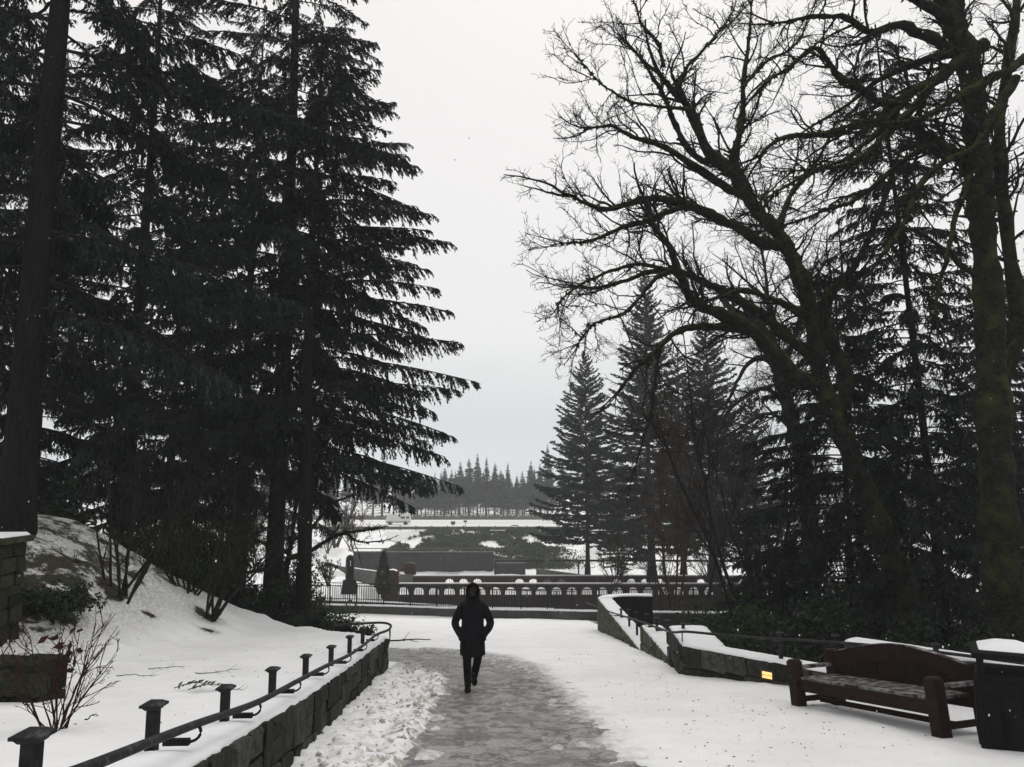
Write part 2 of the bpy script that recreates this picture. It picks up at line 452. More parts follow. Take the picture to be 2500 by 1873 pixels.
def ground_mat():
    m = bpy.data.materials.new('snowy_ground'); m.use_nodes = True
    t = m.node_tree; n = t.nodes; b = n['Principled BSDF']
    b.inputs['Roughness'].default_value = .65; b.inputs['Specular IOR Level'].default_value = .25
    tcn = n.new('ShaderNodeTexCoord')
    def noise(sc, det=5, ro=.6):
        z = n.new('ShaderNodeTexNoise'); z.inputs['Scale'].default_value = sc; z.inputs['Detail'].default_value = det; z.inputs['Roughness'].default_value = ro
        t.links.new(tcn.outputs['Object'], z.inputs['Vector']); return z.outputs[0]
    def attr(nm):
        a = n.new('ShaderNodeAttribute'); a.attribute_name = nm; return a.outputs['Fac']
    def math_(op, a, b_, c=None):
        q = n.new('ShaderNodeMath'); q.operation = op
        for i, x in enumerate((a, b_, c)):
            if x is None: continue
            if isinstance(x, (int, float)): q.inputs[i].default_value = x
            else: t.links.new(x, q.inputs[i])
        return q.outputs[0]
    def ramp(x, lo, hi):
        q = n.new('ShaderNodeMapRange'); q.inputs[1].default_value = lo; q.inputs[2].default_value = hi
        q.interpolation_type = 'SMOOTHSTEP'; t.links.new(x, q.inputs[0]); return q.outputs[0]
    def mix(f, a, c):
        q = n.new('ShaderNodeMix'); q.data_type = 'RGBA'; t.links.new(f, q.inputs[0])
        for i, x in ((6, a), (7, c)):
            if isinstance(x, tuple): q.inputs[i].default_value = (*x, 1)
            else: t.links.new(x, q.inputs[i])
        return q.outputs[2]
    base = mix(ramp(noise(.9), .35, .65), (.76, .765, .77), (.83, .835, .835))
    base = mix(ramp(noise(7, 6, .7), .60, .72), base, (.55, .55, .54))
    sf = ramp(math_('ADD', math_('MULTIPLY', attr('slush'), .62), math_('MULTIPLY', noise(4.5, 8, .75), .8)), .55, .95)
    base = mix(sf, base, mix(ramp(noise(7, 6, .7), .4, .62), (.23, .228, .22), (.50, .50, .49)))
    dirt = math_('MULTIPLY', attr('dirt'), ramp(noise(8.5, 6), .46, .62))
    base = mix(math_('MULTIPLY', dirt, .7), base, (.30, .285, .23))
    shade_mix = math_('MULTIPLY', ramp(attr('litter'), .12, .5), ramp(noise(16, 8, .8), .36, .62))
    base = mix(math_('MULTIPLY', shade_mix, .75), base, (.22, .215, .19))  # grey mottle painted into the snow for the cedars' shade on the mound
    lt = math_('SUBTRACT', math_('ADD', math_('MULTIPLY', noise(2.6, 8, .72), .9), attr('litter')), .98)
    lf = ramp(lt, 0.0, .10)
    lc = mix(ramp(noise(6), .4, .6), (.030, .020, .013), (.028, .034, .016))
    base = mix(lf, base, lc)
    t.links.new(base, b.inputs['Base Color'])
    bp = n.new('ShaderNodeBump'); bp.inputs['Strength'].default_value = .35; bp.inputs['Distance'].default_value = .03
    t.links.new(noise(14, 6), bp.inputs['Height']); t.links.new(bp.outputs[0], b.inputs['Normal'])
    return m
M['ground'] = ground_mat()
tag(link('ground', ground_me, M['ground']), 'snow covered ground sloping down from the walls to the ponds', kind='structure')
# path of trodden slush
def path_mat():
    m = bpy.data.materials.new('slush'); m.use_nodes = True
    t = m.node_tree; n = t.nodes; b = n['Principled BSDF']; b.inputs['Specular IOR Level'].default_value = .25
    tcn = n.new('ShaderNodeTexCoord')
    def noise(sc, det=6, ro=.7, dis=0):
        z = n.new('ShaderNodeTexNoise'); z.inputs['Scale'].default_value = sc; z.inputs['Detail'].default_value = det; z.inputs['Roughness'].default_value = ro; z.inputs['Distortion'].default_value = dis
        t.links.new(tcn.outputs['Object'], z.inputs['Vector']); return z.outputs[0]
    def ramp(x, lo, hi, a=0, c=1):
        q = n.new('ShaderNodeMapRange'); q.inputs[1].default_value = lo; q.inputs[2].default_value = hi; q.inputs[3].default_value = a; q.inputs[4].default_value = c
        q.interpolation_type = 'SMOOTHSTEP'; t.links.new(x, q.inputs[0]); return q.outputs[0]
    def mix(f, a, c):
        q = n.new('ShaderNodeMix'); q.data_type = 'RGBA'; t.links.new(f, q.inputs[0])
        for i, x in ((6, a), (7, c)):
            if isinstance(x, tuple): q.inputs[i].default_value = (*x, 1)
            else: t.links.new(x, q.inputs[i])
        return q.outputs[2]
    big = noise(.9, 4, .6); med = noise(3.4, 9, .74, .5); fine = noise(22, 5, .7)
    c = mix(ramp(med, .44, .56), (.150, .148, .144), (.345, .343, .335))
    c = mix(ramp(fine, .50, .66, 0, .6), c, (.52, .52, .51))
    pa = n.new('ShaderNodeAttribute'); pa.attribute_name = 'print'
    c = mix(ramp(pa.outputs['Fac'], .2, .9, 0, .65), c, (.115, .113, .110))
    c = mix(ramp(big, .50, .66, 0, .75), c, (.16, .158, .152))
    t.links.new(c, b.inputs['Base Color'])
    t.links.new(ramp(big, .4, .65, .75, .45), b.inputs['Roughness'])
    ad = n.new('ShaderNodeMath'); ad.operation = 'ADD'; t.links.new(med, ad.inputs[0]); t.links.new(fine, ad.inputs[1])
    bp = n.new('ShaderNodeBump'); bp.inputs['Strength'].default_value = .9; bp.inputs['Distance'].default_value = .035
    t.links.new(ad.outputs[0], bp.inputs['Height']); t.links.new(bp.outputs[0], b.inputs['Normal'])
    return m
M['slush'] = path_mat()
pv = []; rows = 620; cols = 64
cl = smooth_pts([(p[0], p[1], w) for p, w in zip(PATH, PATHW)], rows)
tg = np.gradient(cl[:, :2], axis=0); tg /= np.linalg.norm(tg, axis=1, keepdims=True)
nr = np.stack([tg[:, 1], -tg[:, 0]], 1)
off = np.linspace(-1.3, 1.75, cols)
PX = cl[:, None, 0] + nr[:, None, 0] * off[None] * cl[:, None, 2]
PY = cl[:, None, 1] + nr[:, None, 1] * off[None] * cl[:, None, 2]
PZ = plane(PY) + (vnoise(PX, PY, 5, 61) - .5) * .022 + (vnoise(PX, PY, 1.2, 62) - .5) * .02
PR = np.zeros_like(PX); gp = np.random.default_rng(77)
for tr in range(11):
    o0 = gp.uniform(-.85, .85); s0 = gp.uniform(0, .5); dr = gp.normal() * .25
    for st in range(52):
        fi = (6.0 + s0 + st * gp.uniform(.30, .36)) / 33.0
        if fi > .97: break
        r_ = int(fi * (rows - 1)); lat = (o0 + dr * (fi - .4) + (.10 if st % 2 else -.10) + gp.normal() * .05) * cl[r_, 2]
        cx_, cy_ = cl[r_, 0] + nr[r_, 0] * lat, cl[r_, 1] + nr[r_, 1] * lat
        a0 = max(0, r_ - 8); a1 = min(rows, r_ + 9)
        tx, ty = tg[r_]; dx_ = PX[a0:a1] - cx_; dy_ = PY[a0:a1] - cy_
        al = dx_ * tx + dy_ * ty; ac = dx_ * ty - dy_ * tx
        PR[a0:a1] = np.maximum(PR[a0:a1], np.exp(-(np.abs(al / .15) ** 4 + np.abs(ac / .055) ** 4)) * gp.uniform(.3, 1))
PZ = PZ - PR * .016 + (vnoise(PX, PY, 9, 63) - .5) * .016
ii = (np.arange(rows - 1)[:, None] * cols + np.arange(cols - 1)[None]).ravel()
pm = MB(); pm.add(np.stack([PX, PY, PZ], -1).reshape(-1, 3), np.stack([ii, ii + 1, ii + cols + 1, ii + cols], 1))
po_ = build(pm, 'path', M['slush'], smooth=True)
at = po_.data.attributes.new('print', 'FLOAT', 'POINT'); at.data.foreach_set('value', PR.ravel().astype(np.float32))
tag(po_, 'trodden grey slush path curving left behind the stone wall', kind='structure')
# ------------------------------------------------------------------ stone walls
STONES = []
for k in range(14):
    bm = bmesh.new(); bmesh.ops.create_cube(bm, size=1)
    bmesh.ops.bevel(bm, geom=bm.edges[:], offset=.09, segments=1, affect='EDGES')
    for v in bm.verts:
        s_ = .07
        v.co += Vector((random.uniform(-s_, s_), random.uniform(-s_, s_) * 1.6, random.uniform(-s_, s_)))
    me = bpy.data.meshes.new('stone'); bm.to_mesh(me); bm.free(); STONES.append(me)
STONES_MOSS = [m.copy() for m in STONES]
for m_ in STONES: m_.materials.append(M['stone'])
for m_ in STONES_MOSS: m_.materials.append(M['stone_moss'])
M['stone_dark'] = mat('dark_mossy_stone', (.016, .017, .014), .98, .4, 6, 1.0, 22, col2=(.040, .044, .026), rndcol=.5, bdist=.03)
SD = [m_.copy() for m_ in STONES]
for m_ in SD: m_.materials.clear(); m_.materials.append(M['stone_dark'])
def ashlar(L, H, sw, sh, g=random):
    """random coursed stones filling L x H: (u centre, v centre, w, h)"""
    out = []; v = 0
    while v < H - .04:
        h = min(g.uniform(sh * .75, sh * 1.3), H - v)
        if H - v - h < sh * .45: h = H - v
        u = 0
        while u < L - .03:
            w = min(g.uniform(sw * .6, sw * 1.45), L - u)
            if L - u - w < sw * .35: w = L - u
            if w > sw * 1.0 and h > sh * .95 and g.random() < .35:
                f = g.uniform(.4, .6)
                out.append((u + w / 2, v + h * f / 2, w, h * f)); out.append((u + w / 2, v + h * (1 + f) / 2, w, h * (1 - f)))
            else: out.append((u + w / 2, v + h / 2, w, h))
            u += w
        v += h
    return out
def stone_face(parent, p0, p1, z0a, z0b, z1a, z1b, sw, sh, meshes, depth=.12):
    """stones over the vertical face from p0 to p1 (xy); facing normal = left of direction"""
    d = Vector((p1[0] - p0[0], p1[1] - p0[1], 0)); L = d.length; d.normalize()
    nrm = Vector((d.y, -d.x, 0)); rz = math.atan2(d.y, d.x)
    H = max(z1a - z0a, z1b - z0b)
    for (u, v, w, h) in ashlar(L, H, sw, sh):
        f = u / L; z0 = z0a + (z0b - z0a) * f; z1 = z1a + (z1b - z1a) * f
        sc = (z1 - z0) / H; 
        o = bpy.data.objects.new('stone', random.choice(meshes)); COL.objects.link(o); o.parent = parent
        pr = random.uniform(-.015, .02)
        p = Vector((p0[0], p0[1], 0)) + d * u + nrm * (pr - depth / 2 + .02)
        o.location = (p.x, p.y, z0 + v * sc)
        o.scale = (w * .955, depth, h * sc * .95)
        sl = ((z0b - z0a) * (1 - v / H) + (z1b - z1a) * (v / H)) / L
        o.rotation_euler = (random.choice((0, math.pi)), -math.atan(sl), rz)
def snow_cap(parent, left, right, zt, t=.05, n=60, seed=0, name='snow_cap', mat_=None):
    """strip of snow between two edge polylines (xy), zt = list of z"""
    l = smooth_pts([(a[0], a[1], z) for a, z in zip(left, zt)], n); r = smooth_pts([(a[0], a[1], z) for a, z in zip(right, zt)], n)
    prof = [(0.0, -.02), (0.0, .35), (.10, .85), (.32, 1.0), (.68, 1.0), (.9, .85), (1.0, .35), (1.0, -.02)]
    V = []
    for i in range(n):
        for (a, h) in prof:
            p = l[i] * (1 - a) + r[i] * a
            jx = (vnoise(p[0] * 6, p[1] * 6, 1, seed) - .5) * .05 if a in (0.0, 1.0) else 0
            dirn = (r[i] - l[i]); dirn[2] = 0; dirn = dirn / (np.linalg.norm(dirn) + 1e-6)
            V.append((p[0] + dirn[0] * jx, p[1] + dirn[1] * jx, p[2] + h * t * (.75 + .5 * float(vnoise(p[0], p[1], 3, seed + 4)))))
    k = len(prof); F = []
    for i in range(n - 1):
        for j in range(k - 1): F.append((i * k + j, i * k + j + 1, (i + 1) * k + j + 1, (i + 1) * k + j))
    mb = MB(); mb.add(V, F); mb.add([V[j] for j in range(k)], [tuple(range(k))]); mb.add([V[(n - 1) * k + j] for j in range(k)], [tuple(range(k))[::-1]])
    return build(mb, name, mat_ or M['snow'], parent, True)
# left wall
lw = thing('stone_wall', 'low dark stone retaining wall left of the slush path, with iron posts on top', 'stone wall')
ys = np.array([1.6, 3, 4.77, 6, 7.6, 9, 10.5, 12, 13.5, 15, 16.2])
mb = MB(); ringsL = []
for y in ys:
    x = facex(y); zt = walltop(y); zb = plane(y) - .35
    ringsL.append([(x - .02, y, zb), (x - .02, y, zt - .02), (x - .38, y, zt - .02), (x - .38, y, zb)])
mb.loft(ringsL)
build(mb, 'core', M['mortar'], lw)
for a, b in zip(ys[:-1], ys[1:]):
    stone_face(lw, (facex(a), a), (facex(b), b), plane(a) - .1, plane(b) - .1, walltop(a), walltop(b), .42, .27, STONES)
stone_face(lw, (-2.5, 16.2), (-3.9, 16.9), plane(16.2) - .1, plane(17) - .1, walltop(16.2), walltop(16.2) - .05, .4, .27, STONES)
snow_cap(lw, [(facex(y) - .45, y) for y in ys], [(facex(y) - .015, y) for y in ys], [walltop(y) - .01 for y in ys], .055, 140, 3)
# right wall
XW = 3.35
rw = thing('stone_wall', 'stepped stone wall right of the snow, mossy far end, topped with snow', 'stone wall')
def seg(p0, p1, ztop, th=.5, sw=.42, sh=.3, meshes=STONES, ends=True, cap=.045):
    d = Vector((p1[0] - p0[0], p1[1] - p0[1], 0)); L = d.length; d.normalize(); nrm = Vector((d.y, -d.x, 0))
    zb0 = plane(p0[1]) - .12; zb1 = plane(p1[1]) - .12
    mb = MB(); rr = []
    for p, zb in ((p0, zb0), (p1, zb1)):
        q0 = Vector((p[0], p[1], 0)) - nrm * .03; q1 = q0 - nrm * th
        rr.append([(q0.x, q0.y, zb - 1.2), (q0.x, q0.y, ztop - .02), (q1.x, q1.y, ztop - .02), (q1.x, q1.y, zb - 1.2)])
    mb.loft(rr); build(mb, 'core', M['mortar'], rw)
    stone_face(rw, p0, p1, zb0, zb1, ztop, ztop, sw, sh, meshes)
    if ends:
        for p, sgn in ((p0, 0), (p1, 1)):
            q = Vector((p[0], p[1], 0)); qb = q - nrm * th
            if sgn == 0: stone_face(rw, (qb.x, qb.y), (q.x, q.y), ztop - .85, ztop - .85, ztop, ztop, sw, sh, meshes)
    l = [(p0[0], p0[1]), (p1[0], p1[1])]; 
    mid = [((p0[0] * (1 - f) + p1[0] * f), (p0[1] * (1 - f) + p1[1] * f)) for f in (0, .33, .66, 1)]
    a = [(m_[0] - nrm.x * (th + .01), m_[1] - nrm.y * (th + .01)) for m_ in mid]
    b = [(m_[0] + nrm.x * -.01, m_[1] + nrm.y * -.01) for m_ in mid]
    snow_cap(rw, a, b, [ztop - .015] * 4, cap, max(8, int(L * 8)), int(abs(p0[0] * 10)))
# direction far->near makes the normal point to -x (the path side)
C0 = (3.22, 15.25)
seg((XW, 31.2), (3.42, 21.3), -2.76, .55, .42, .3, STONES_MOSS, False)
seg((3.42, 21.3), (3.36, 17.3), -2.08, .55, .42, .3, STONES_MOSS)
seg((3.36, 17.3), C0, -1.40, .8, .42, .3, STONES)
dirb = Vector((1.48, -1.65, 0)).normalized()
def along(t): return (C0[0] + 1.48 * t, C0[1] - 1.65 * t)
seg(C0, along(1.42), -1.40, .5, .45, .34, STONES, False)
seg(along(1.42), along(2.75), -.88, .5, .45, .34, STONES)
seg(along(2.75), along(4.2), -.62, .5, .45, .34, STONES, True, .10)
# curved far end
cv = [(XW + 1.4 - 1.4 * math.cos(a), 31.2 + 1.25 * math.sin(a)) for a in np.linspace(0, R(90), 7)] + [(5.6, 32.4)]
for a, b in zip(cv[:-1], cv[1:]):
    stone_face(rw, b, a, plane(b[1]) - .1, plane(a[1]) - .1, -2.76, -2.76, .42, .3, STONES_MOSS)
inn = [(XW + 1.4 - .85 * math.cos(a), 31.2 + .72 * math.sin(a)) for a in np.linspace(0, R(90), 7)] + [(5.6, 31.85)]
snow_cap(rw, inn, [(c[0] + .0, c[1]) for c in cv], [-2.77] * 8, .06, 40, 77)
mb = MB(); mb.loft([[(c[0] + .03, c[1], -4.6), (c[0] + .03, c[1], -2.78), (i_[0], i_[1], -2.78), (i_[0], i_[1], -4.6)] for c, i_ in zip(cv, inn)])
build(mb, 'core', M['mortar'], rw)
# wall lights
def wall_light(p, rz, w, h, label, glow):
    t = thing('wall_light', label, 'light', p, rz)
    mb = MB()
    for c, d in (((0, 0, h / 2 + .012), (w + .05, .05, .025)), ((0, 0, -h / 2 - .012), (w + .05, .05, .025)), ((-w / 2 - .012, 0, 0), (.025, .05, h)), ((w / 2 + .012, 0, 0), (.025, .05, h))): mb.box(c, d)
    bevel(build(mb, 'frame', M['bronze'], t), .004)
    mb = MB(); mb.box((0, .012, 0), (w, .02, h)); build(mb, 'lamp_glass', glow, t)
    mb = MB()
    for i in range(1): mb.box((0, -.012, 0), (w, .006, .008))
    build(mb, 'grille', M['bronze'], t)
wl = P(1880, 1646, 13.95)
wall_light((wl.x - .07, wl.y - .07, wl.z), math.atan2(-1.65, 1.48), .20, .115, 'square bronze wall light glowing yellow in the stone wall left of the bench', M['glow'])
wl = P(1594, 1577, 19.5)
wall_light((3.36, 19.4, wl.z), math.atan2(-1, 0), .17, .14, 'small pale lit wall light on the mossy stepped wall', M['glow_white'])
# ------------------------------------------------------------------ handrails
def post_mesh(h):
    mb = MB(); mb.box((0, 0, h / 2 - .02), (.062, .062, h + .0)); return mb.mesh('post')
def cap_mesh():
    mb = MB(); mb.box((0, 0, -.012), (.075, .075, .018), taper=1.35); mb.box((0, 0, .004), (.122, .122, .014)); mb.box((0, 0, .018), (.120, .120, .016), taper=.55); return mb.mesh('post_cap')
CAP = cap_mesh()
def add_post(par, x, y, zb, zc, armdir, off, raildrop):
    h = zc - zb
    po = link('post', post_mesh(h), M['iron'], par, (x, y, zb)); bevel(po, .004)
    c = link('post_cap', CAP, M['iron_snow'], po, (0, 0, h - .02))
    ax, ay = armdir
    rz = math.atan2(ay, ax)
    mb = MB(); zr = h - raildrop - .10
    mb.box((ax * (off * .5) + ax * .02, ay * (off * .5) + ay * .02, zr), (off * .62, .036, .036), rz)
    pts = [(ax * s, ay * s, z) for s, z in ((off * .78, zr), (off * .98, zr + .004), (off * 1.12, zr + .03), (off * 1.14, zr + .07), (off * 1.02, zr + .10))]
    tube(mb, smooth_pts(pts, 10), .0095, 6)
    build(mb, 'bracket', M['iron'], po)
lh = thing('handrail', 'black iron handrail on short capped posts along the left stone wall', 'handrail')
LP = [(-1.65, 1.7, .80 + .0), (-1.875, 3.2, .33), (-2.09, 4.75, .03), (-2.24, 6.35, -.27), (-2.35, 7.95, -.49), (-2.45, 9.6, -.71), (-2.51, 11.2, -.92), (-2.6, 12.9, -1.10), (-2.71, 14.6, -1.27)]
LP[0] = (-1.65, 1.7, .62)
rail = []
for x, y, zb in LP:
    add_post(lh, x, y, zb, zb + .32, (1, .05), .24, .125)
    rail.append((x + .25, y, zb + .32 - .125))
rail = [(-1.3, .6, .78)] + rail + [(-2.42, 15.7, -1.19), (-2.47, 16.35, -1.21), (-2.70, 16.75, -1.23), (-3.1, 16.8, -1.25), (-3.7, 16.7, -1.27)]
mb = MB(); tube(mb, smooth_pts(rail, 90), .0235, 10); build(mb, 'rail', M['iron_snow'], lh, True)
mb = MB()
for dx, dy in ((-2.44, 16.0), (-2.5, 16.45)):
    tube(mb, smooth_pts([(dx, dy, -1.22), (dx + .01, dy, -1.40), (dx - .01, dy, -1.52), (dx - .09, dy, -1.55)], 10), .011, 6)
build(mb, 'bracket', M['iron'], lh)
rh = thing('handrail', 'black iron handrail running above the stepped stone wall on the right', 'handrail')
rp1 = smooth_pts([(3.22, 34.2, -3.36), (3.3, 28, -2.72), (3.33, 22, -2.02), (3.30, 18, -1.56), (3.22, 16.2, -1.32), (3.36, 15.35, -1.16), (along(.4)[0], along(.4)[1], -1.08), (*along(.75), -1.03), (*along(1.24), -.925), (*along(1.86), -.84), (*along(2.6), -.80), (*along(4), -.78)], 110)
mb = MB(); tube(mb, rp1, .024, 8); build(mb, 'rail', M['iron_snow'], rh, True)
def railz(p):
    d = np.hypot(rp1[:, 0] - p[0], rp1[:, 1] - p[1]); return rp1[d.argmin(), 2]
for u, x, y, zc in ((1516, 3.62, 26.6, 0), (1535, 3.65, 25.0, 0), (1554, 3.67, 23.6, 0), (1580, 3.7, 22.0, 0), (1605, 3.68, 20.4, 0), (1631, 3.66, 18.9, 0), (0, 3.6, 16.9, 0)):
    zb = -2.72 if y > 21.3 else (-2.05 if y > 17.3 else -1.38)
    z = max(railz((x, y)) + .13, zb + .12)
    add_post(rh, x, y, zb, z, (-1, 0), .26, .125)
nb = Vector((1.65, 1.48, 0)).normalized()
for t_ in (.85, 1.30, 2.0, 2.7):
    p = along(t_); zb = -1.38 if t_ < 1.42 else (-.87 if t_ < 2.75 else -.6)
    z = railz(p) + .08
    if z - zb < .1: zb = z - .12
    add_post(rh, p[0] + nb.x * .26, p[1] + nb.y * .26, zb, z, (-nb.x, -nb.y), .24, .06)
mb = MB()
for (x, y, z) in ((3.26, 16.9, -1.45), (3.30, 15.6, -1.22)):
    tube(mb, smooth_pts([(x, y, z), (x, y, z - .16), (x + .02, y, z - .25), (x + .10, y, z - .28)], 10), .012, 6)
build(mb, 'bracket', M['iron'], rh)
# ------------------------------------------------------------------ bench
fl = Vector((3.95, 11.18, 0)); fr = Vector((4.72, 8.94, 0))
bd = (fr - fl); BL = bd.length; bd.normalize(); bn = Vector((-bd.y, bd.x, 0))   # towards the back
if bn.x < 0: bn = -bn
bench = thing('bench', 'heavy red-brown wooden bench with an arched back, standing before the right stone wall', 'bench')
bx = Matrix(((bd.x, bn.x, 0, fl.x), (bd.y, bn.y, 0, fl.y), (0, 0, 1, plane(fl.y) + .0), (0, 0, 0, 1)))
tilt = Matrix.Rotation(-math.atan2((plane(fr.y) - plane(fl.y)), BL), 4, 'Y')
bench.matrix_world = bx @ tilt
BW = .66
for (lx, ly, h, cap_) in ((0, 0, .62, 1), (BL, 0, .62, 1), (0, BW, .72, 1), (BL, BW, .72, 1)):
    mb = MB(); mb.box((0, 0, h / 2 - .06), (.15, .15, h + .12))
    if cap_:
        rr = []
        for k_, (r_, z_) in enumerate(((.078, h - .045), (.090, h - .035), (.092, h), (.076, h + .02), (.03, h + .028))):
            rr.append([(r_ * math.cos(a), r_ * math.sin(a), z_) for a in np.arange(12) * math.pi / 6])
        mb.loft(rr)
    o = build(mb, 'leg', M['wood'], bench, loc=(lx, ly, 0)); bevel(o, .006)
for k_ in range(4):
    w = .135; y_ = .10 + k_ * .15
    mb = MB(); mb.box((BL / 2, y_ - .03, .40), (BL - .13, w, .035)); bevel(build(mb, 'seat_slat', M['wood_frost'], bench), .004)
mb = MB(); mb.box((BL / 2, .0, .31), (BL - .12, .045, .15)); bevel(build(mb, 'seat_rail', M['wood'], bench), .005)
mb = MB(); mb.box((BL / 2, BW, .31), (BL - .12, .045, .13)); bevel(build(mb, 'seat_rail', M['wood'], bench), .005)
for lx in (0, BL):
    mb = MB(); mb.box((lx, BW / 2, .535), (.10, BW - .12, .045)); bevel(build(mb, 'armrest', M['wood_frost'], bench), .006)
    mb = MB(); mb.box((lx, BW / 2, .12), (.05, BW - .12, .07)); bevel(build(mb, 'stretcher', M['wood'], bench), .004)
mb = MB(); mb.box((BL / 2, BW / 2, .10), (BL - .1, .05, .06)); bevel(build(mb, 'stretcher', M['wood'], bench), .004)
def archz(x): 
    f = (x / BL) * 2 - 1
    return .70 + .17 * math.cos(f * math.pi / 2) ** 1.2
# arched top rail
xs = np.linspace(.06, BL - .06, 26); rr = []
for x in xs:
    zt = archz(x); rr.append([(x, BW - .028, zt - .20), (x, BW - .028, zt), (x, BW + .028, zt), (x, BW + .028, zt - .20)])
mb = MB(); mb.loft(rr); bevel(build(mb, 'back_rail', M['wood'], bench), .005)
mb = MB(); mb.loft([[(x, BW - .035, archz(x) + .001), (x, BW - .03, archz(x) + .012), (x, BW + .03, archz(x) + .012), (x, BW + .035, archz(x) + .001)] for x in xs]); build(mb, 'back_cap', M['wood_frost'], bench)
gaps = [0.0, .30, .42, .78, .92, 1.28, 1.42, 1.80, 1.96, BL - .06]
edges = [.07, .40, .54, .86, 1.02, 1.34, 1.50, 1.82, 1.98, BL - .07]
for a, b in zip(edges[:-1], edges[1:]):
    mb = MB(); zt = min(archz(a), archz(b)) - .19
    mb.box(((a + b) / 2, BW, (.44 + zt) / 2 - .02), (b - a - .022, .032, zt - .44 + .1)); bevel(build(mb, 'back_slat', M['wood'], bench), .003)
mb = MB(); mb.box((BL / 2, BW + .001, .43), (BL - .12, .05, .08)); bevel(build(mb, 'back_rail', M['wood'], bench), .004)
# ------------------------------------------------------------------ litter bin at the right edge
bp_ = P(2462, 1838, 8.30)
bin_ = thing('litter_bin', 'dark boxy litter bin with snow on its lid at the right edge of the picture', 'litter bin', (5.18, 8.45, plane(8.3) - .02), R(-28))
mb = MB(); mb.box((0, 0, .38), (.60, .60, .80)); bevel(build(mb, 'body', M['bin'], bin_), .03, 3)
for a in (-.18, 0, .18):
    mb = MB(); mb.box((a, -.306, .38), (.14, .02, .64)); bevel(build(mb, 'panel', M['bin'], bin_), .006)
    mb = MB(); mb.box((-.306, a, .38), (.02, .14, .64)); bevel(build(mb, 'panel', M['bin'], bin_), .006)
for sx in (-1, 1):
    for sy in (-1, 1):
        mb = MB(); mb.box((sx * .25, sy * .25, .86), (.05, .05, .16)); build(mb, 'lid_support', M['bin'], bin_)
mb = MB(); mb.box((0, 0, .955), (.66, .66, .06)); mb.box((0, 0, 1.005), (.62, .62, .05), taper=.6); bevel(build(mb, 'lid', M['bin'], bin_), .01)
mb = MB(); mb.box((0, 0, 1.035), (.56, .56, .07), taper=.4); 
o = bevel(build(mb, 'snow_cap', M['snow'], bin_, True), .03, 3)
# ------------------------------------------------------------------ the walker
def ell(cx, cy, z, rx, ry, k=16, rot=0, tilt=0):
    a = np.arange(k) * 2 * np.pi / k
    return np.stack([cx + rx * np.cos(a), cy + ry * np.sin(a), z + tilt * np.sin(a)], 1)
def limb(mb, pts, rad, k=12, mat=0):
    n = max(10, len(pts) * 5); p = smooth_pts(pts, n); r = np.interp(np.linspace(0, 1, n), np.linspace(0, 1, len(rad)), rad)
    tube(mb, p, r, k, mat)
def ball(mb, c, r, k=14, mat=0):
    rr = []
    for t in np.linspace(-.97, .97, 11) * math.pi / 2:
        rr.append(ell(c[0], c[1], c[2] + r[2] * math.sin(t), r[0] * math.cos(t), r[1] * math.cos(t), k))
    mb.loft(rr, mat)
def remesh(o, vs, it=4):
    m = o.modifiers.new('remesh', 'REMESH'); m.mode = 'VOXEL'; m.voxel_size = vs; m.use_smooth_shade = True
    s = o.modifiers.new('smooth', 'SMOOTH'); s.factor = .5; s.iterations = it
    return o
fp = P(1153, 1684, 13.2)
per = thing('person', 'person in black hooded parka walking up the slushy path, hands in coat pockets', 'person', (fp.x, 13.2, plane(13.2) + .012), R(2))
per.scale = (.965,) * 3
# faces -y (towards the camera). right leg (x<0) forward, left leg behind with heel lifted
mb = MB()
mb.loft([ell(0, 0, .92, .14, .10), ell(0, 0, 1.05, .145, .105), ell(0, -.01, 1.2, .15, .11), ell(0, -.01, 1.36, .18, .11), ell(0, .0, 1.44, .12, .08), ell(0, 0, 1.48, .06, .06)])
limb(mb, [(0, .01, 1.44), (0, -.005, 1.50), (0, -.01, 1.56)], [.062, .056, .058])
ball(mb, (0, -.02, 1.625), (.076, .095, .115)); ball(mb, (0, -.065, 1.575), (.05, .045, .05))
mb.loft([ell(0, -.113, 1.64, .008, .01, 8), ell(0, -.130, 1.605, .015, .016, 8), ell(0, -.113, 1.592, .016, .012, 8)])   # nose
ball(mb, (0, -.104, 1.565), (.025, .012, .009), 8)                                                    # mouth
for s in (-1, 1):
    ball(mb, (s * .031, -.105, 1.63), (.013, .01, .009), 8)
    ball(mb, (s * .078, -.01, 1.615), (.012, .022, .033), 8)
    limb(mb, [(s * .19, 0, 1.40), (s * .27, .03, 1.22), (s * .305, .05, 1.10), (s * .25, -.03, .98), (s * .185, -.09, .92)], [.05, .044, .038, .032, .026])
    ball(mb, (s * .165, -.10, .88), (.022, .042, .05), 10)
    for q in range(4): limb(mb, [(s * (.165 - .0), -.125 + q * .018, .85), (s * .16, -.125 + q * .018, .81 - .005 * (q % 2)), (s * .15, -.12 + q * .016, .785 + .006 * q)], [.009, .008, .007], 6)
    limb(mb, [(s * .165, -.135, .89), (s * .15, -.155, .86), (s * .14, -.155, .835)], [.011, .010, .008], 6)
limb(mb, [(-.09, 0, .93), (-.092, -.07, .72), (-.085, -.12, .50), (-.078, -.13, .30), (-.070, -.16, .10)], [.088, .075, .055, .05, .036])
limb(mb, [(.09, 0, .93), (.098, .02, .72), (.085, .02, .52), (.055, .14, .34), (.035, .26, .19)], [.088, .075, .055, .05, .036])
body = remesh(build(mb, 'body', M['skin'], per, True), .009, 3)
mb = MB()
limb(mb, [(-.088, 0, .96), (-.094, -.07, .74), (-.088, -.115, .50), (-.080, -.135, .30), (-.074, -.15, .17)], [.105, .095, .074, .068, .064])
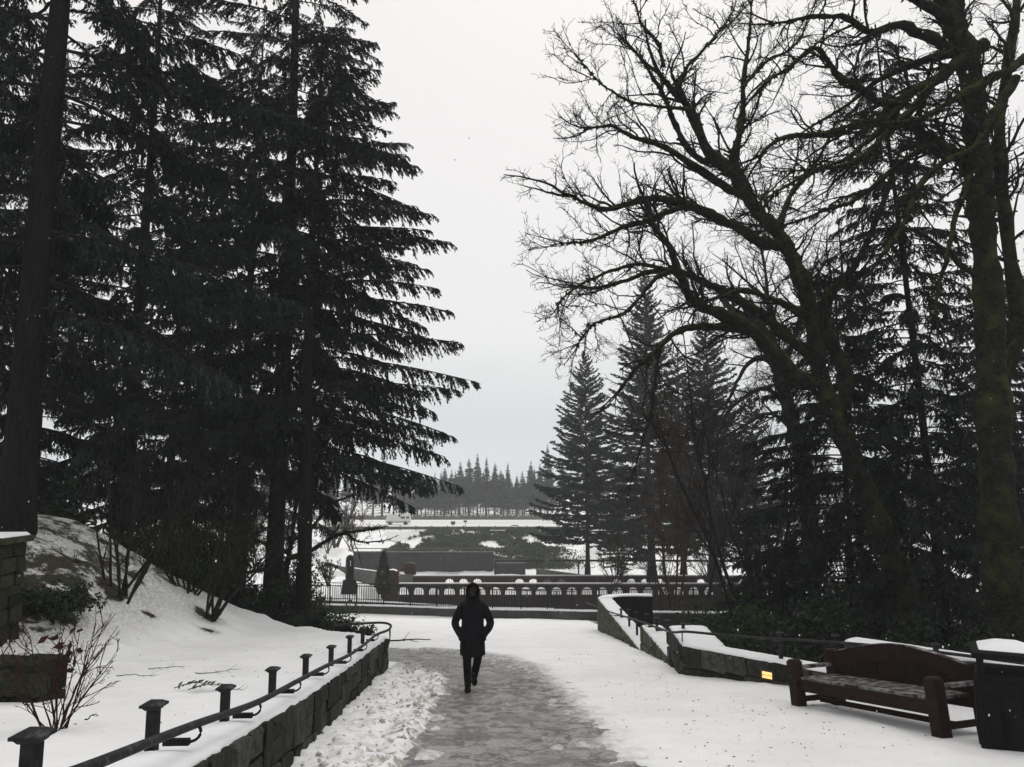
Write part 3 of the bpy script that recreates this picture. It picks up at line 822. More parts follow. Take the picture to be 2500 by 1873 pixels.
limb(mb, [(.088, 0, .96), (.102, .02, .74), (.092, .025, .52), (.066, .13, .35), (.048, .21, .24)], [.105, .095, .074, .068, .064])
mb.loft([ell(0, 0, .86, .16, .12), ell(0, 0, 1.0, .16, .12)])
remesh(build(mb, 'trousers', M['trouser'], per, True), .012, 3)
for (pts, sole) in (([(-.076, -.14, .27), (-.073, -.15, .16), (-.072, -.16, .09)], (-.072, -.20, .045, 0)), ([(.052, .20, .30), (.042, .235, .22), (.036, .27, .15)], (.034, .245, .115, 1))):
    mb = MB(); limb(mb, pts, [.072, .062, .058])
    if sole[3] == 0:
        ball(mb, (sole[0], -.155, .062), (.050, .075, .058)); ball(mb, (sole[0], -.25, .050), (.055, .085, .048)); ball(mb, (sole[0], -.20, .03), (.05, .13, .03))
    else:
        ball(mb, (sole[0], .26, .145), (.050, .065, .06)); ball(mb, (sole[0], .215, .075), (.054, .058, .075)); ball(mb, (sole[0] , .24, .10), (.048, .05, .085))
    remesh(build(mb, 'boot', M['boot'], per, True), .008, 2)
mb = MB()
mb.loft([ell(0, .0, .56, .212, .175, 20, 0, .014), ell(0, 0, .64, .214, .176, 20), ell(0, 0, .80, .208, .166, 20), ell(0, 0, .95, .200, .156, 20), ell(0, 0, 1.08, .192, .148, 20),
         ell(0, 0, 1.22, .192, .145, 20), ell(0, 0, 1.34, .185, .140, 20), ell(0, 0, 1.41, .158, .120, 20), ell(0, 0, 1.465, .122, .105, 20), ell(0, 0, 1.52, .085, .09, 20)])
for s in (-1, 1):
    limb(mb, [(s * .125, 0, 1.385), (s * .190, .01, 1.325), (s * .258, .035, 1.20), (s * .300, .05, 1.09), (s * .272, 0, 1.00), (s * .215, -.07, .92), (s * .180, -.10, .87)], [.078, .082, .072, .068, .062, .056, .050])
    mb.box((s * .155, -.118, .885), (.13, .10, .15), s * -.5)     # pocket bulge
mb.box((0, -.155, 1.05), (.035, .03, .80))
coat = remesh(build(mb, 'parka', M['coat'], per, True), .011, 5)
tx = bpy.data.textures.new('folds', 'CLOUDS'); tx.noise_scale = .13
dm = coat.modifiers.new('folds', 'DISPLACE'); dm.texture = tx; dm.strength = .022; dm.mid_level = .5
mb = MB()
# hood: shell around the head, open at the front
rr = []
for t in np.linspace(0, 1, 9):
    # arcs from the neck over the crown; ring in plane facing forward
    y_ = .12 - .235 * t
    rx = .078 + .030 * math.sin(min(1, t * 1.25) * math.pi / 2) ; rz_ = .115 + .030 * math.sin(min(1, t * 1.25) * math.pi / 2)
    rr.append(np.array([(rx * math.cos(a), y_ - .02 * math.sin(a), 1.60 + (rz_ if math.sin(a) > 0 else rz_ * .95) * math.sin(a)) for a in np.arange(18) * 2 * math.pi / 18]))
inner = [np.array([(p_[0] * .86, p_[1] + .015, 1.60 + (p_[2] - 1.60) * .86) for p_ in r_]) for r_ in rr[::-1]]
mb.loft(rr + inner[:-1], cap=True)
build(mb, 'hood', M['coat'], per, True)
mb = MB()
last = rr[-1]; ringp = smooth_pts(list(last) + [last[0]], 60); 
ringp[:, 1] -= .002
tube(mb, ringp,   .013 + .006 * np.random.default_rng(3).random(60), 8, cap=False)
D_ = unit(ringp - np.array([0, .1, 1.6])) ; 
idx = rng.integers(0, 60, 900)
leaves(mb, ringp[idx] + rng.normal(size=(900, 3)) * .012, D_[idx] + rng.normal(size=(900, 3)) * .6, .035, .006)
build(mb, 'hood_trim', M['fur'], per, True)
mb = MB(); ball(mb, (0, .012, 1.655), (.086, .09, .105)); build(mb, 'hair', M['hair'], per, True)
# ------------------------------------------------------------------ conifers
def axis_curve(L, up, droop, tip, n=16):
    t = np.linspace(0, 1, n)
    return np.stack([L * t * (1 - .04 * t), np.zeros(n), L * (up * t - droop * t ** 2 + tip * t ** 4)], 1)
def make_bough(seed, L, up=.06, droop=.30, tip=.02, sec=.75, hang=1.6, dens=.085, leafl=.13, leafw=.030, lstep=.035, mats=None, jitter=.5, bare=.12, fan=.35):
    g_ = np.random.default_rng(seed); mb = MB()
    ax = axis_curve(L, up, droop, tip)
    ax[:, 1] = np.cumsum(g_.normal(size=len(ax)) * .02 * L / 4)
    ra = np.linspace(.035, .006, len(ax)) * (L / 4.5) ** .7
    btubes(mb, ax[None], ra[None], 5, 0)
    ns_ = int(L / dens); t = np.sort(g_.uniform(bare, 1, ns_)); side = np.where(np.arange(ns_) % 2, 1., -1.)
    ft = t * (len(ax) - 1.001); i = ft.astype(int); f = (ft - i)[:, None]
    p0 = ax[i] * (1 - f) + ax[i + 1] * f
    tgx = unit(ax[i + 1] - ax[i])
    ang = np.radians(68 - 34 * t + g_.normal(size=ns_) * 12)[:, None]
    sv = np.zeros((ns_, 3)); sv[:, 1] = side
    d = unit(tgx * np.cos(ang) + sv * np.sin(ang) * g_.uniform(.25, 1, ns_)[:, None] + np.array([0, 0, .12]))
    Ls = sec * (.35 + .65 * np.minimum(1, (t) * 3)) * (1.02 - t) ** .42 * g_.uniform(.55, 1.2, ns_)
    n = 7; pts = np.zeros((ns_, n, 3)); pts[:, 0] = p0
    for q in range(1, n):
        d = unit(d + np.array([0, 0, -hang / n]) * g_.uniform(.6, 1.3, (ns_, 1)) + g_.normal(size=(ns_, 3)) * .07)
        pts[:, q] = pts[:, q - 1] + d * (Ls / (n - 1))[:, None]
    rad = np.broadcast_to(np.linspace(.008, .003, n), (ns_, n))
    btubes(mb, pts, rad, 3, 0)
    # leaf sprays along the secondaries
    per_ = np.maximum(3, (Ls / lstep).astype(int)); idx = np.repeat(np.arange(ns_), per_); m_ = len(idx)
    s = g_.uniform(0.05, 1, m_); fs = s * (n - 1.001); k = fs.astype(int); fr_ = (fs - k)[:, None]
    c = pts[idx, k] * (1 - fr_) + pts[idx, k + 1] * fr_
    tv = unit(pts[idx, k + 1] - pts[idx, k])
    lat = unit(np.cross(tv, g_.normal(size=(m_, 3)) * jitter + np.array([0, 0, 1.])))
    sg = g_.choice([-1., 1.], m_)[:, None]
    dd = unit(tv + lat * sg * g_.uniform(fan, fan * 2.4, (m_, 1)) + np.array([0, 0, -.18 * hang]))
    ln = leafl * g_.uniform(.6, 1.3, m_) * (1.15 - .5 * s)
    leaves(mb, c, dd, ln, leafw * g_.uniform(.7, 1.3, m_), 1, g_)
    me = mb.mesh('bough')
    for x in mats: me.materials.append(x)
    me['L'] = L
    return me
CED = [M['wood_twig'], M['needles']]
cedar = {2.2: [make_bough(i, 2.2, .10, .34, .05, .60, 2.0, .048, .14, .034, .025, CED) for i in (1, 2)],
         3.6: [make_bough(i, 3.6, .08, .26, .03, .90, 2.3, .048, .15, .036, .025, CED) for i in (3, 4, 5)],
         5.2: [make_bough(i, 5.2, .06, .20, .04, 1.15, 2.5, .050, .16, .038, .025, CED) for i in (6, 7, 8)]}
FIR = [M['wood_twig'], M['needles_fir']]
fir = {3.0: [make_bough(i, 3.0, .12, .14, .16, .85, .5, .075, .26, .12, .05, FIR, .25, .08, .5) for i in (11, 12)],
       6.0: [make_bough(i, 6.0, .04, .10, .14, 1.5, .55, .085, .30, .14, .055, FIR, .25, .12, .5) for i in (13, 14, 15)]}
def bare_branch(seed, L=2.4):
    g_ = np.random.default_rng(seed); mb = MB()
    ax = axis_curve(L, .05, .25, .05, 10); ax[:, 1] = np.cumsum(g_.normal(size=10) * .04)
    ra = np.linspace(.022, .005, 10); btubes(mb, ax[None], ra[None], 5)
    a, b = spawn(ax[None], ra[None], 18, .4, .9, .5, 1.1, 5, .5, (0, 0, -.5), .1, .2, 1, .004, .5, g_); btubes(mb, a, b, 3)
    a, b = spawn(a, b, 6, .12, .35, .4, .9, 3, .5, (0, 0, -.4), .1, .1, 1, .003, .3, g_); btubes(mb, a, b, 3)
    me = mb.mesh('dead_branch'); me.materials.append(M['wood_twig']); return me
DEAD = [bare_branch(s) for s in (21, 22, 23)]
def trunk_mesh(H, r0, r1, flare=.35, k=14, lean=(0, 0), seed=0, name='trunk', mt=None):
    n = 34; t = np.linspace(0, 1, n); z = -1.3 * min(1, H / 8) + (H + 1.3 * min(1, H / 8)) * t
    r = r0 + (r1 - r0) * t ** .9 + r0 * flare * np.exp(-np.maximum(z, 0) / .5)
    x = lean[0] * t + .05 * np.sin(t * 7 + seed) * (r0 / .3); y = lean[1] * t + .05 * np.cos(t * 6 + seed) * (r0 / .3)
    a = np.arange(k) * 2 * np.pi / k
    rr = []
    for i in range(n):
        w = 1 + .07 * np.sin(a * 5 + z[i] * .4 + seed) + .05 * (np.array([hash2(np.int64(i), np.int64(q), seed + 3) for q in range(k)]) - .5)
        rr.append(np.stack([x[i] + r[i] * w * np.cos(a), y[i] + r[i] * w * np.sin(a), np.full(k, z[i])], 1))
    mb = MB(); mb.loft(rr); me = mb.mesh(name, True); me.materials.append(mt or M['bark']); return me
GA = math.pi * (3 - math.sqrt(5))
def conifer(label, x, y, H, r0, zc, prof, n, lib, seed, z=None, pitch0=12, pitch1=-20, dead=0, group=None, name='conifer', deadz=(2, 8), lean=(0, 0), camskip=None, xskip=0):
    z = float(terrain(x, y)) if z is None else z
    g_ = random.Random(seed)
    t = thing(name, label, 'tree', (x, y, z), 0, group)
    link('trunk', trunk_mesh(H, r0, .02, seed=seed, lean=lean), None, t)
    Ls = sorted(lib)
    for i in range(n):
        f = (i + g_.random() * .8) / n; h = zc + (H - zc - .15) * (f ** .92); q = (h - zc) / (H - zc)
        az = (i * GA + g_.uniform(-.4, .4) + seed) % (2 * math.pi)
        if camskip and h < camskip[1] and abs(az - (math.atan2(-y, -x) % (2 * math.pi))) < (camskip[2] if len(camskip) > 2 else .75) and g_.random() < camskip[0]: continue
        if xskip and 2.2 < az < 4.1 and h > 3 and g_.random() < .6: continue
        if xskip and h < xskip and (az < 1.0 or az > 5.3): continue
        L = max(.5, prof(q) * g_.uniform(.72, 1.12))
        k = min(Ls, key=lambda a: abs(a - L))
        o = bpy.data.objects.new('bough', g_.choice(lib[k])); COL.objects.link(o); o.parent = t
        pt = R(pitch0 + (pitch1 - pitch0) * q + g_.uniform(-6, 6))   # positive = drooping
        o.rotation_euler = (g_.uniform(-.2, .2), pt, az)
        s = L / k; sq = g_.uniform(.9, 1.25)
        o.scale = (s, s * sq, (.6 + .4 * s) * g_.uniform(.85, 1.15)); tt = h / H
        o.location = (lean[0] * tt, lean[1] * tt, h)
    for i in range(dead):
        o = bpy.data.objects.new('dead_branch', g_.choice(DEAD)); COL.objects.link(o); o.parent = t
        h = g_.uniform(*deadz); o.location = (lean[0] * h / H, lean[1] * h / H, h); s = g_.uniform(.5, 1.2); o.scale = (s, s, s)
        o.rotation_euler = (g_.uniform(-.3, .3), R(g_.uniform(-5, 25)), g_.uniform(0, 6.28))
    return t
pc = lambda R0, top=.5: (lambda q: R0 * (1 - q) ** .62 * (.78 + .22 * min(1, q * 5)) + top)
# the five near cedars on the left
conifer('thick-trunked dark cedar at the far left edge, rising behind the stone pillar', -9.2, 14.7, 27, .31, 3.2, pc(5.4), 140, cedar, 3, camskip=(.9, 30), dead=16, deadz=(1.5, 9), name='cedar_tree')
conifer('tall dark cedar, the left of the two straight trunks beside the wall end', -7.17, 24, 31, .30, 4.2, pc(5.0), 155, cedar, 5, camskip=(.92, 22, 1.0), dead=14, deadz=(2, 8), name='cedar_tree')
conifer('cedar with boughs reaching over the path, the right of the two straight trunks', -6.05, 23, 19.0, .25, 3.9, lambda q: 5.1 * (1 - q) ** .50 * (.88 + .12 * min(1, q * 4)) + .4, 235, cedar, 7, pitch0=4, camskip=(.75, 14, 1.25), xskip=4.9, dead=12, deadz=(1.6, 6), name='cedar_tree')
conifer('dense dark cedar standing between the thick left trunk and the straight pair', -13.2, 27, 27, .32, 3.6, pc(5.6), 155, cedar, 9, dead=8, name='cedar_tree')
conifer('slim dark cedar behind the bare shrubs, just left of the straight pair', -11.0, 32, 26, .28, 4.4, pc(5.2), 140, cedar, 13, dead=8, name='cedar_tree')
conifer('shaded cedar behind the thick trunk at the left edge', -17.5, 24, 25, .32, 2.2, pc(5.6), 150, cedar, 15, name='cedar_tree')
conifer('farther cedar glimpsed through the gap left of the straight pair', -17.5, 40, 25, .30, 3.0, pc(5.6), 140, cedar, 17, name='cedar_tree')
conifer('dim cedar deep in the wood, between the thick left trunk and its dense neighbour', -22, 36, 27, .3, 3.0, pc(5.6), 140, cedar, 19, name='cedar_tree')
# conifers beyond the ponds
def fprof(R0): return lambda q: R0 * (1 - q) ** .85 * (.72 + .28 * min(1, q * 6)) + .25
bD = P(1435, 1390, 85)
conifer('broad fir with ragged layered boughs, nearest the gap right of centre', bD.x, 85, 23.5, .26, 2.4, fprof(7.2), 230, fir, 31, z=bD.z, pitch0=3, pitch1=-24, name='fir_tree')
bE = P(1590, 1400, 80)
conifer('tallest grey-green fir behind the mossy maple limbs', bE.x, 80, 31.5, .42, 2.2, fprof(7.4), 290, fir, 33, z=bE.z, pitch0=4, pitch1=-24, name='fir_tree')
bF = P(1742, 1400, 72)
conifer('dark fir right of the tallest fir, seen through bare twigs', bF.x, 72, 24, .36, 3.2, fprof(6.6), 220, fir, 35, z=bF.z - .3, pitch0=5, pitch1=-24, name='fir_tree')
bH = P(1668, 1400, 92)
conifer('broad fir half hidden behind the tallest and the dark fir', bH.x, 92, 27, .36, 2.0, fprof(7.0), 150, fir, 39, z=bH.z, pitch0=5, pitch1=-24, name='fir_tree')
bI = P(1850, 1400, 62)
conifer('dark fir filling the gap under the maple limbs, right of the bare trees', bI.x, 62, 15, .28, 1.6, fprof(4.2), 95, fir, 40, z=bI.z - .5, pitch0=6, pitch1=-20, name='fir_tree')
bG = P(1480, 1385, 100)
conifer('small pale green fir low behind the broad fir', bG.x + 1.5, 100, 8.0, .12, .4, fprof(3.0), 90, fir, 37, z=bG.z - .3, name='fir_tree')
# hemlocks on the right, close behind the wall
hp = P(2065, 1500, 24)
conifer('dark drooping hemlock behind the bench, in front of the mossy maple', hp.x, 23.5, 13.2, .17, 1.2, pc(4.0, .4), 190, cedar, 41, z=-4.9, name='hemlock_tree')
hp = P(2345, 1500, 19)
conifer('thin hemlock with hanging sprays left of the big mossy trunk', hp.x - .2, 19, 17.5, .15, 1.6, pc(2.6, .4), 180, cedar, 43, z=-3.9, name='hemlock_tree', lean=(-.9, 0))
hp = P(1880, 1500, 33)
conifer('low bushy hemlock behind the stepped wall', hp.x, 34, 7.5, .14, .8, pc(2.8, .4), 95, cedar, 45, z=-7.0, name='hemlock_tree')
hp = P(2480, 1500, 26)
conifer('dark hemlock at the right edge behind the big mossy trunk', hp.x + .8, 27, 14, .2, 1.5, pc(3.9, .4), 220, cedar, 47, z=-5.0, name='hemlock_tree')
# far rows of hazy conifers
def far_crown(seed, H, Rr, zc):
    g_ = np.random.default_rng(seed); mb = MB()
    nw = 34; hh = zc + (H - zc) * np.linspace(0, 1, nw) ** .9 + g_.normal(size=nw) * .12
    wv = g_.uniform(.65, 1.15, nw); per_ = 26
    h = np.repeat(hh, per_); q = np.clip((h - zc) / (H - zc), 0, 1); n = len(h); h = h + g_.normal(size=n) * .10
    rl = (Rr * (1 - q) ** .9 * (.7 + .3 * np.minimum(1, q * 6))) * np.repeat(wv, per_) * g_.uniform(.55, 1.15, n) + .10
    a = g_.uniform(0, 2 * np.pi, n); D = np.stack([np.cos(a), np.sin(a), g_.uniform(-.30, .0, n)], 1)
    for f0, ll, ww in ((0, .62, .30), (.38, .62, .34), (.15, .45, .42)):
        C = np.stack([0 * h, 0 * h, h], 1) + D * (rl * f0)[:, None]
        leaves(mb, C, D + g_.normal(size=(n, 3)) * .16, rl * ll, np.minimum(rl * ww, .62), 0, g_, N=g_.normal(size=(n, 3)) * .55 + np.array([0, 0, 1.]))
    # low dead limbs
    m_ = 60; h = g_.uniform(1, zc + 1, m_); a = g_.uniform(0, 2 * np.pi, m_)
    D = np.stack([np.cos(a), np.sin(a), np.full(m_, -.1)], 1)
    leaves(mb, np.stack([0 * h, 0 * h, h], 1), D, g_.uniform(.8, 2.4, m_), .14, 0, g_)
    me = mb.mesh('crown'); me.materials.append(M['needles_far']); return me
CROWN = [far_crown(s, 17, 2.9, z_) for s, z_ in ((1, 4.0), (2, 5.0), (3, 3.2), (4, 5.6), (5, 4.4), (6, 2.8))]
TRK = [trunk_mesh(16.5, r_, .03, .1, 7, seed=i) for i, r_ in enumerate((.22, .30, .26))]
gr = random.Random(5)
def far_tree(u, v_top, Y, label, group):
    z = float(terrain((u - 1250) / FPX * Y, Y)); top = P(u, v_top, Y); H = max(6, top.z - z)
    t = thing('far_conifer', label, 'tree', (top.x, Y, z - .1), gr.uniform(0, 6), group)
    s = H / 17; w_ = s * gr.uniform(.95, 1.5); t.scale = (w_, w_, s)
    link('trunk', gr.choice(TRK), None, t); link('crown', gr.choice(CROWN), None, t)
tops = [(1000, 1175), (1020, 1165), (1040, 1150), (1062, 1150), (1085, 1135), (1103, 1138), (1124, 1126), (1145, 1110), (1166, 1105), (1188, 1110), (1209, 1126), (1228, 1150), (1240, 1122), (1262, 1160), (1275, 1145), (1296, 1118), (1318, 1130)]
for u, v in tops: far_tree(u, v + gr.uniform(-4, 8), 208 + gr.uniform(0, 14), 'hazy grey conifer in the far row beyond the snowy road', 'hazy conifers in a row beyond the road')
for i in range(44):
    u = 980 + i * 8 + gr.uniform(-5, 5); far_tree(u, gr.uniform(1135, 1180), 225 + gr.uniform(0, 20), 'hazy grey conifer in the far row beyond the snowy road', 'hazy conifers in a row beyond the road')
for i in range(24):
    far_tree(300 + i * 29 + gr.uniform(-8, 8), gr.uniform(1090, 1160), 210 + gr.uniform(0, 30), 'hazy conifer beyond the road, glimpsed under the left cedars', 'hazy conifers glimpsed under the cedars')
for i in range(34):
    far_tree(1340 + i * 34 + gr.uniform(-9, 9), gr.uniform(1080, 1150), 205 + gr.uniform(0, 40), 'hazy conifer beyond the road, glimpsed between the right-hand trees', 'hazy conifers behind the right-hand trees')
# ------------------------------------------------------------------ mossy maples
def limb_from_px(pxs, Y0, dY, n=None):
    m = len(pxs); pts = []
    for i, (u, v) in enumerate(pxs):
        Y = Y0 + dY * (i / (m - 1)); pts.append(P(u, v, Y))
    return smooth_pts(pts, n or max(12, 4 * m))
def lumpy(pts, r0, r1, seed):
    g_ = np.random.default_rng(seed); n = len(pts)
    r = np.linspace(r0, r1, n) * (1 + .16 * g_.normal(size=n).clip(-1.2, 1.5))
    return r
def maple(label, trunk_px, Y, limbs, name='maple_tree', seed=1, tw=(13, 8, 7), mt=None, bend=(0, 0, .25), twr=.0045, scale=1.0, r_first=None, hangmoss=True, base=None):
    g_ = np.random.default_rng(seed); mt = mt or M['moss_bark']
    b0 = P(*trunk_px[0][:2], Y) if base is None else base
    t = thing(name, label, 'tree', b0)
    inv = np.array([b0[0], b0[1], b0[2]])
    polys = []
    px, r0, r1 = trunk_px, *r_first
    pts = limb_from_px(px, Y, 0, 60); rad = lumpy(pts, r0, r1, seed)
    mb = MB(); btubes(mb, (pts - inv)[None], rad[None], 14); build(mb, 'trunk', mt, t, True)
    polys.append((pts, rad, .5))
    for i, (px, dY0, dY, r0, r1) in enumerate(limbs):
        pts = limb_from_px(px, Y + dY0, dY); 
        # kinks
        pts = pts + np.cumsum(g_.normal(size=pts.shape) * .018 * scale, axis=0)
        rad = lumpy(pts, r0 * 1.22, r1 * 1.25, seed + i)
        mb = MB(); btubes(mb, (pts - inv)[None], rad[None], 9); build(mb, 'limb', mt, t, True)
        polys.append((pts, rad, .12))
    mt_ = MB(); mm = MB()
    for pts, rad, ts in polys:
        L = np.linalg.norm(np.diff(pts, axis=0), axis=1).sum()
        c1 = max(3, int(L * tw[0] / 4)); rn = 16
        pr = smooth_pts(pts, rn)[None]; rd = np.interp(np.linspace(0, 1, rn), np.linspace(0, 1, len(rad)), rad)[None]
        a, b = spawn(pr, rd, c1, .9 * scale, 2.4 * scale, .45, 1.15, 9, .42, bend, .17, ts, 1, .016, .45, g_, .036); btubes(mt_, a, b * g_.uniform(.85, 1.25, b.shape), 5)
        # the tip carries on as a branch
        a2, b2 = spawn(pr, rd, 2, .8 * scale, 1.6 * scale, .05, .4, 9, .9, bend, .12, .97, 1, .010, 0, g_); btubes(mt_, a2, b2, 5)
        a = np.vstack([a, a2]); b = np.vstack([b, b2])
        if hangmoss and len(a):
            q = g_.integers(0, len(a), 60 * len(a) // 10); k_ = g_.integers(0, 6, len(q))
            C = a[q, k_]; leaves(mm, C, np.array([0, 0, -1.]) + g_.normal(size=C.shape) * .4, g_.uniform(.04, .13, len(C)), .03, 0, g_)
            q = g_.integers(0, len(pts), int(L * 60)); C = pts[q] + g_.normal(size=(len(q), 3)) * rad[q][:, None] * .55
            leaves(mm, C, g_.normal(size=C.shape) + np.array([0, 0, -.4]), g_.uniform(.04, .12, len(C)), .05, 0, g_)
        c, d = spawn(a, b, tw[1], .35 * scale, .95 * scale, .4, 1.1, 6, .55, bend, .26, .15, 1, .0065, .4, g_); btubes(mt_, c, d, 4)
        e_, f_ = spawn(c, d, tw[2], .08 * scale, .26 * scale, .5, 1.2, 4, .6, bend, .30, .1, 1, twr, .3, g_); btubes(mt_, e_, f_, 3)
    for v in (mt_, mm):
        for j in range(len(v.v)): v.v[j] = v.v[j] - inv
    o = build(mt_, 'twigs', M['wood_twig'], t); o['kind'] = 'stuff'
    if hangmoss and mm.n: o = build(mm, 'moss', M['moss_bark'], t); o['kind'] = 'stuff'
    return t
m1_tr = [(2262, 1640), (2215, 1460), (2160, 1320), (2095, 1150), (2035, 1010), (2000, 905), (1983, 780), (1950, 665), (1900, 570), (1841, 507), (1799, 431)]
m1 = [([(1799, 431), (1736, 372), (1693, 270), (1655, 211), (1622, 165)], 0, -1.2, .13, .05),
      ([(2010, 940), (1947, 925), (1884, 846), (1841, 796), (1778, 758), (1715, 737), (1672, 711), (1643, 660), (1622, 597), (1588, 542)], 0, -2.2, .17, .045),
      ([(1990, 880), (1943, 846), (1884, 791), (1799, 737), (1715, 694), (1651, 665), (1609, 663), (1546, 682), (1487, 703), (1419, 711)], 0, 1.6, .13, .03),
      ([(1884, 846), (1841, 817), (1778, 804), (1715, 800), (1656, 813), (1609, 851), (1575, 880), (1537, 922)], -.5, -.8, .10, .03),
      ([(1910, 600), (1862, 591), (1799, 553), (1736, 528), (1672, 503), (1588, 494), (1503, 524), (1440, 519), (1377, 490)], 0, -1.8, .13, .03),
      ([(1820, 480), (1757, 443), (1672, 388), (1609, 355), (1546, 338), (1503, 312), (1440, 325)], 0, 1.5, .10, .025),
      ([(1740, 390), (1698, 380), (1647, 312), (1617, 253), (1579, 198), (1546, 148), (1512, 101)], 0, -1.0, .08, .02),
      ([(1799, 430), (1795, 367), (1812, 296), (1816, 211), (1824, 106), (1829, 0)], 0, .6, .10, .02),
      ([(1655, 211), (1664, 190), (1698, 139), (1757, 84), (1791, 46)], -1.2, .8, .05, .015),
      ([(1622, 165), (1600, 110), (1560, 60), (1545, 0)], -1.2, -.4, .05, .012),
      ([(2062, 1000), (2062, 896), (2037, 832), (2028, 769), (2028, 706), (2053, 676), (2096, 621), (2150, 500), (2190, 400)], 0, 1.2, .15, .05),
      ([(1983, 780), (1927, 756), (1863, 731), (1800, 715), (1740, 735)], 0, -1.4, .09, .03),
      ([(1693, 270), (1560, 260), (1480, 225), (1420, 160)], -1, -.5, .04, .012),
      ([(1672, 503), (1588, 540), (1503, 560), (1430, 590), (1350, 600)], -.8, -1.5, .06, .014),
      ([(1651, 665), (1560, 640), (1480, 660), (1400, 700), (1360, 740)], .6, -1.5, .05, .014),
      ([(1643, 660), (1590, 690), (1520, 760), (1440, 790), (1400, 840)], -1.6, -.5, .05, .014),
      ([(1609, 851), (1600, 930), (1590, 1010), (1570, 1080)], -.8, -.6, .035, .012),
      ([(1816, 211), (1870, 150), (1930, 120), (1980, 60)], .3, 1, .05, .014),
      ([(1900, 570), (1930, 480), (1990, 400), (2040, 300)], 0, 1.5, .08, .02)]
maple('large mossy maple leaning left, its arching bare limbs reaching over the centre right', m1_tr, 19, m1, seed=5, tw=(13, 7, 5), r_first=(.30, .16), twr=.0068)
m2_tr = [(2475, 1660), (2448, 1400), (2432, 1150), (2420, 900), (2412, 700), (2398, 550), (2388, 400), (2372, 200), (2330, 60), (2290, -60), (2260, -200)]
m2 = [([(2430, 1000), (2470, 860), (2472, 700), (2445, 480), (2440, 330), (2462, 200), (2482, 0), (2490, -150)], .3, .6, .12, .07),
      ([(2390, 139), (2336, 127), (2272, 84), (2209, 51), (2146, 55), (2103, 38), (2053, 25), (1977, 25), (1900, 40)], 0, -1, .10, .02),
      ([(2399, 110), (2336, 148), (2272, 203), (2209, 249), (2146, 275), (2082, 249), (2032, 211), (2006, 169), (1977, 139), (1913, 186), (1850, 220)], 0, -1.5, .10, .02),
      ([(2395, 420), (2378, 401), (2315, 367), (2272, 359), (2209, 296), (2146, 287), (2061, 300), (1998, 312), (1913, 317), (1850, 360)], 0, -2, .14, .02),
      ([(2483, 190), (2420, 296), (2391, 359), (2327, 393), (2264, 435), (2222, 515), (2188, 591), (2137, 671)], 0, -2.5, .08, .02),
      ([(2388, 400), (2374, 420), (2348, 465), (2315, 570), (2285, 676), (2265, 800)], 0, -1.2, .06, .02),
      ([(2272, 203), (2230, 253), (2146, 338), (2061, 401), (1977, 422), (1850, 490)], -1, -1.5, .06, .015),
      ([(2315, 367), (2272, 346), (2188, 401), (2103, 486), (1998, 528), (1860, 570)], -1, 1, .06, .015),
      ([(2500, 140), (2440, 180), (2340, 240), (2250, 290), (2150, 300)], 0, -2, .08, .02),
      ([(2336, 127), (2250, 150), (2150, 190), (2060, 260), (1960, 330)], -.6, 1.6, .07, .015),
      ([(2330, 60), (2250, 10), (2150, -30), (2020, -60)], 0, -1.5, .09, .02),
      ([(2420, 900), (2500, 800), (2560, 700)], 0, 1, .10, .04),
      ([(2412, 700), (2330, 620), (2240, 560), (2150, 560)], 0, -1, .05, .015),
      ([(2209, 249), (2120, 330), (2050, 380), (1930, 400)], -1, -1, .05, .012)]
maple('thick mossy maple trunk at the right edge with tangled limbs sweeping left', m2_tr, 14.5, m2, seed=25, tw=(11, 6, 5), r_first=(.32, .17), bend=(-.1, 0, -.05), scale=.95)
m3_tr = [(1990, 1440), (1975, 1250), (1955, 1107), (1927, 1001), (1905, 917), (1890, 860), (1850, 790)]
m3 = [([(1905, 930), (1880, 880), (1845, 868), (1800, 920), (1770, 980)], 0, 0, .16, .05), ([(1920, 985), (1870, 945), (1830, 950), (1780, 990), (1740, 1060)], 0, -1, .12, .04),
      ([(1940, 1050), (1880, 1010), (1820, 1040), (1770, 1080)], 0, 1, .10, .03), ([(1905, 917), (1935, 830), (1960, 740), (1990, 640)], 0, 2, .14, .03),
      ([(1890, 860), (1880, 760), (1870, 660), (1850, 560)], 0, -2, .12, .03), ([(1955, 1107), (2010, 1000), (2060, 900), (2100, 800)], 0, 2, .12, .03), ([(1970, 1200), (1920, 1130), (1870, 1110), (1820, 1130)], 0, -2, .08, .02)]
maple('grey bare tree with hooped limbs, farther off under the mossy maple', m3_tr, 38, m3, seed=45, tw=(12, 8, 6), r_first=(.46, .3), scale=1.8, twr=.008, hangmoss=False, mt=M['bark'])
maple('small moss-draped tree with level mossy limbs, behind the two straight trunks', [(690, 1500), (697, 1420), (702, 1370), (712, 1320), (720, 1250), (735, 1180)], 26,
      [([(703, 1365), (760, 1345), (810, 1315), (860, 1300), (910, 1296)], 0, -.5, .075, .03), ([(700, 1375), (650, 1390), (600, 1402), (555, 1398)], 0, .4, .07, .03), ([(706, 1350), (660, 1335), (610, 1312), (560, 1300)], 0, -.6, .06, .025), ([(712, 1320), (760, 1290), (800, 1240), (850, 1215)], 0, .5, .05, .02), ([(850, 1303), (880, 1320), (930, 1318)], -.5, -.2, .03, .015)], seed=65, tw=(7, 4, 4), r_first=(.10, .05), scale=.5, name='mossy_tree')
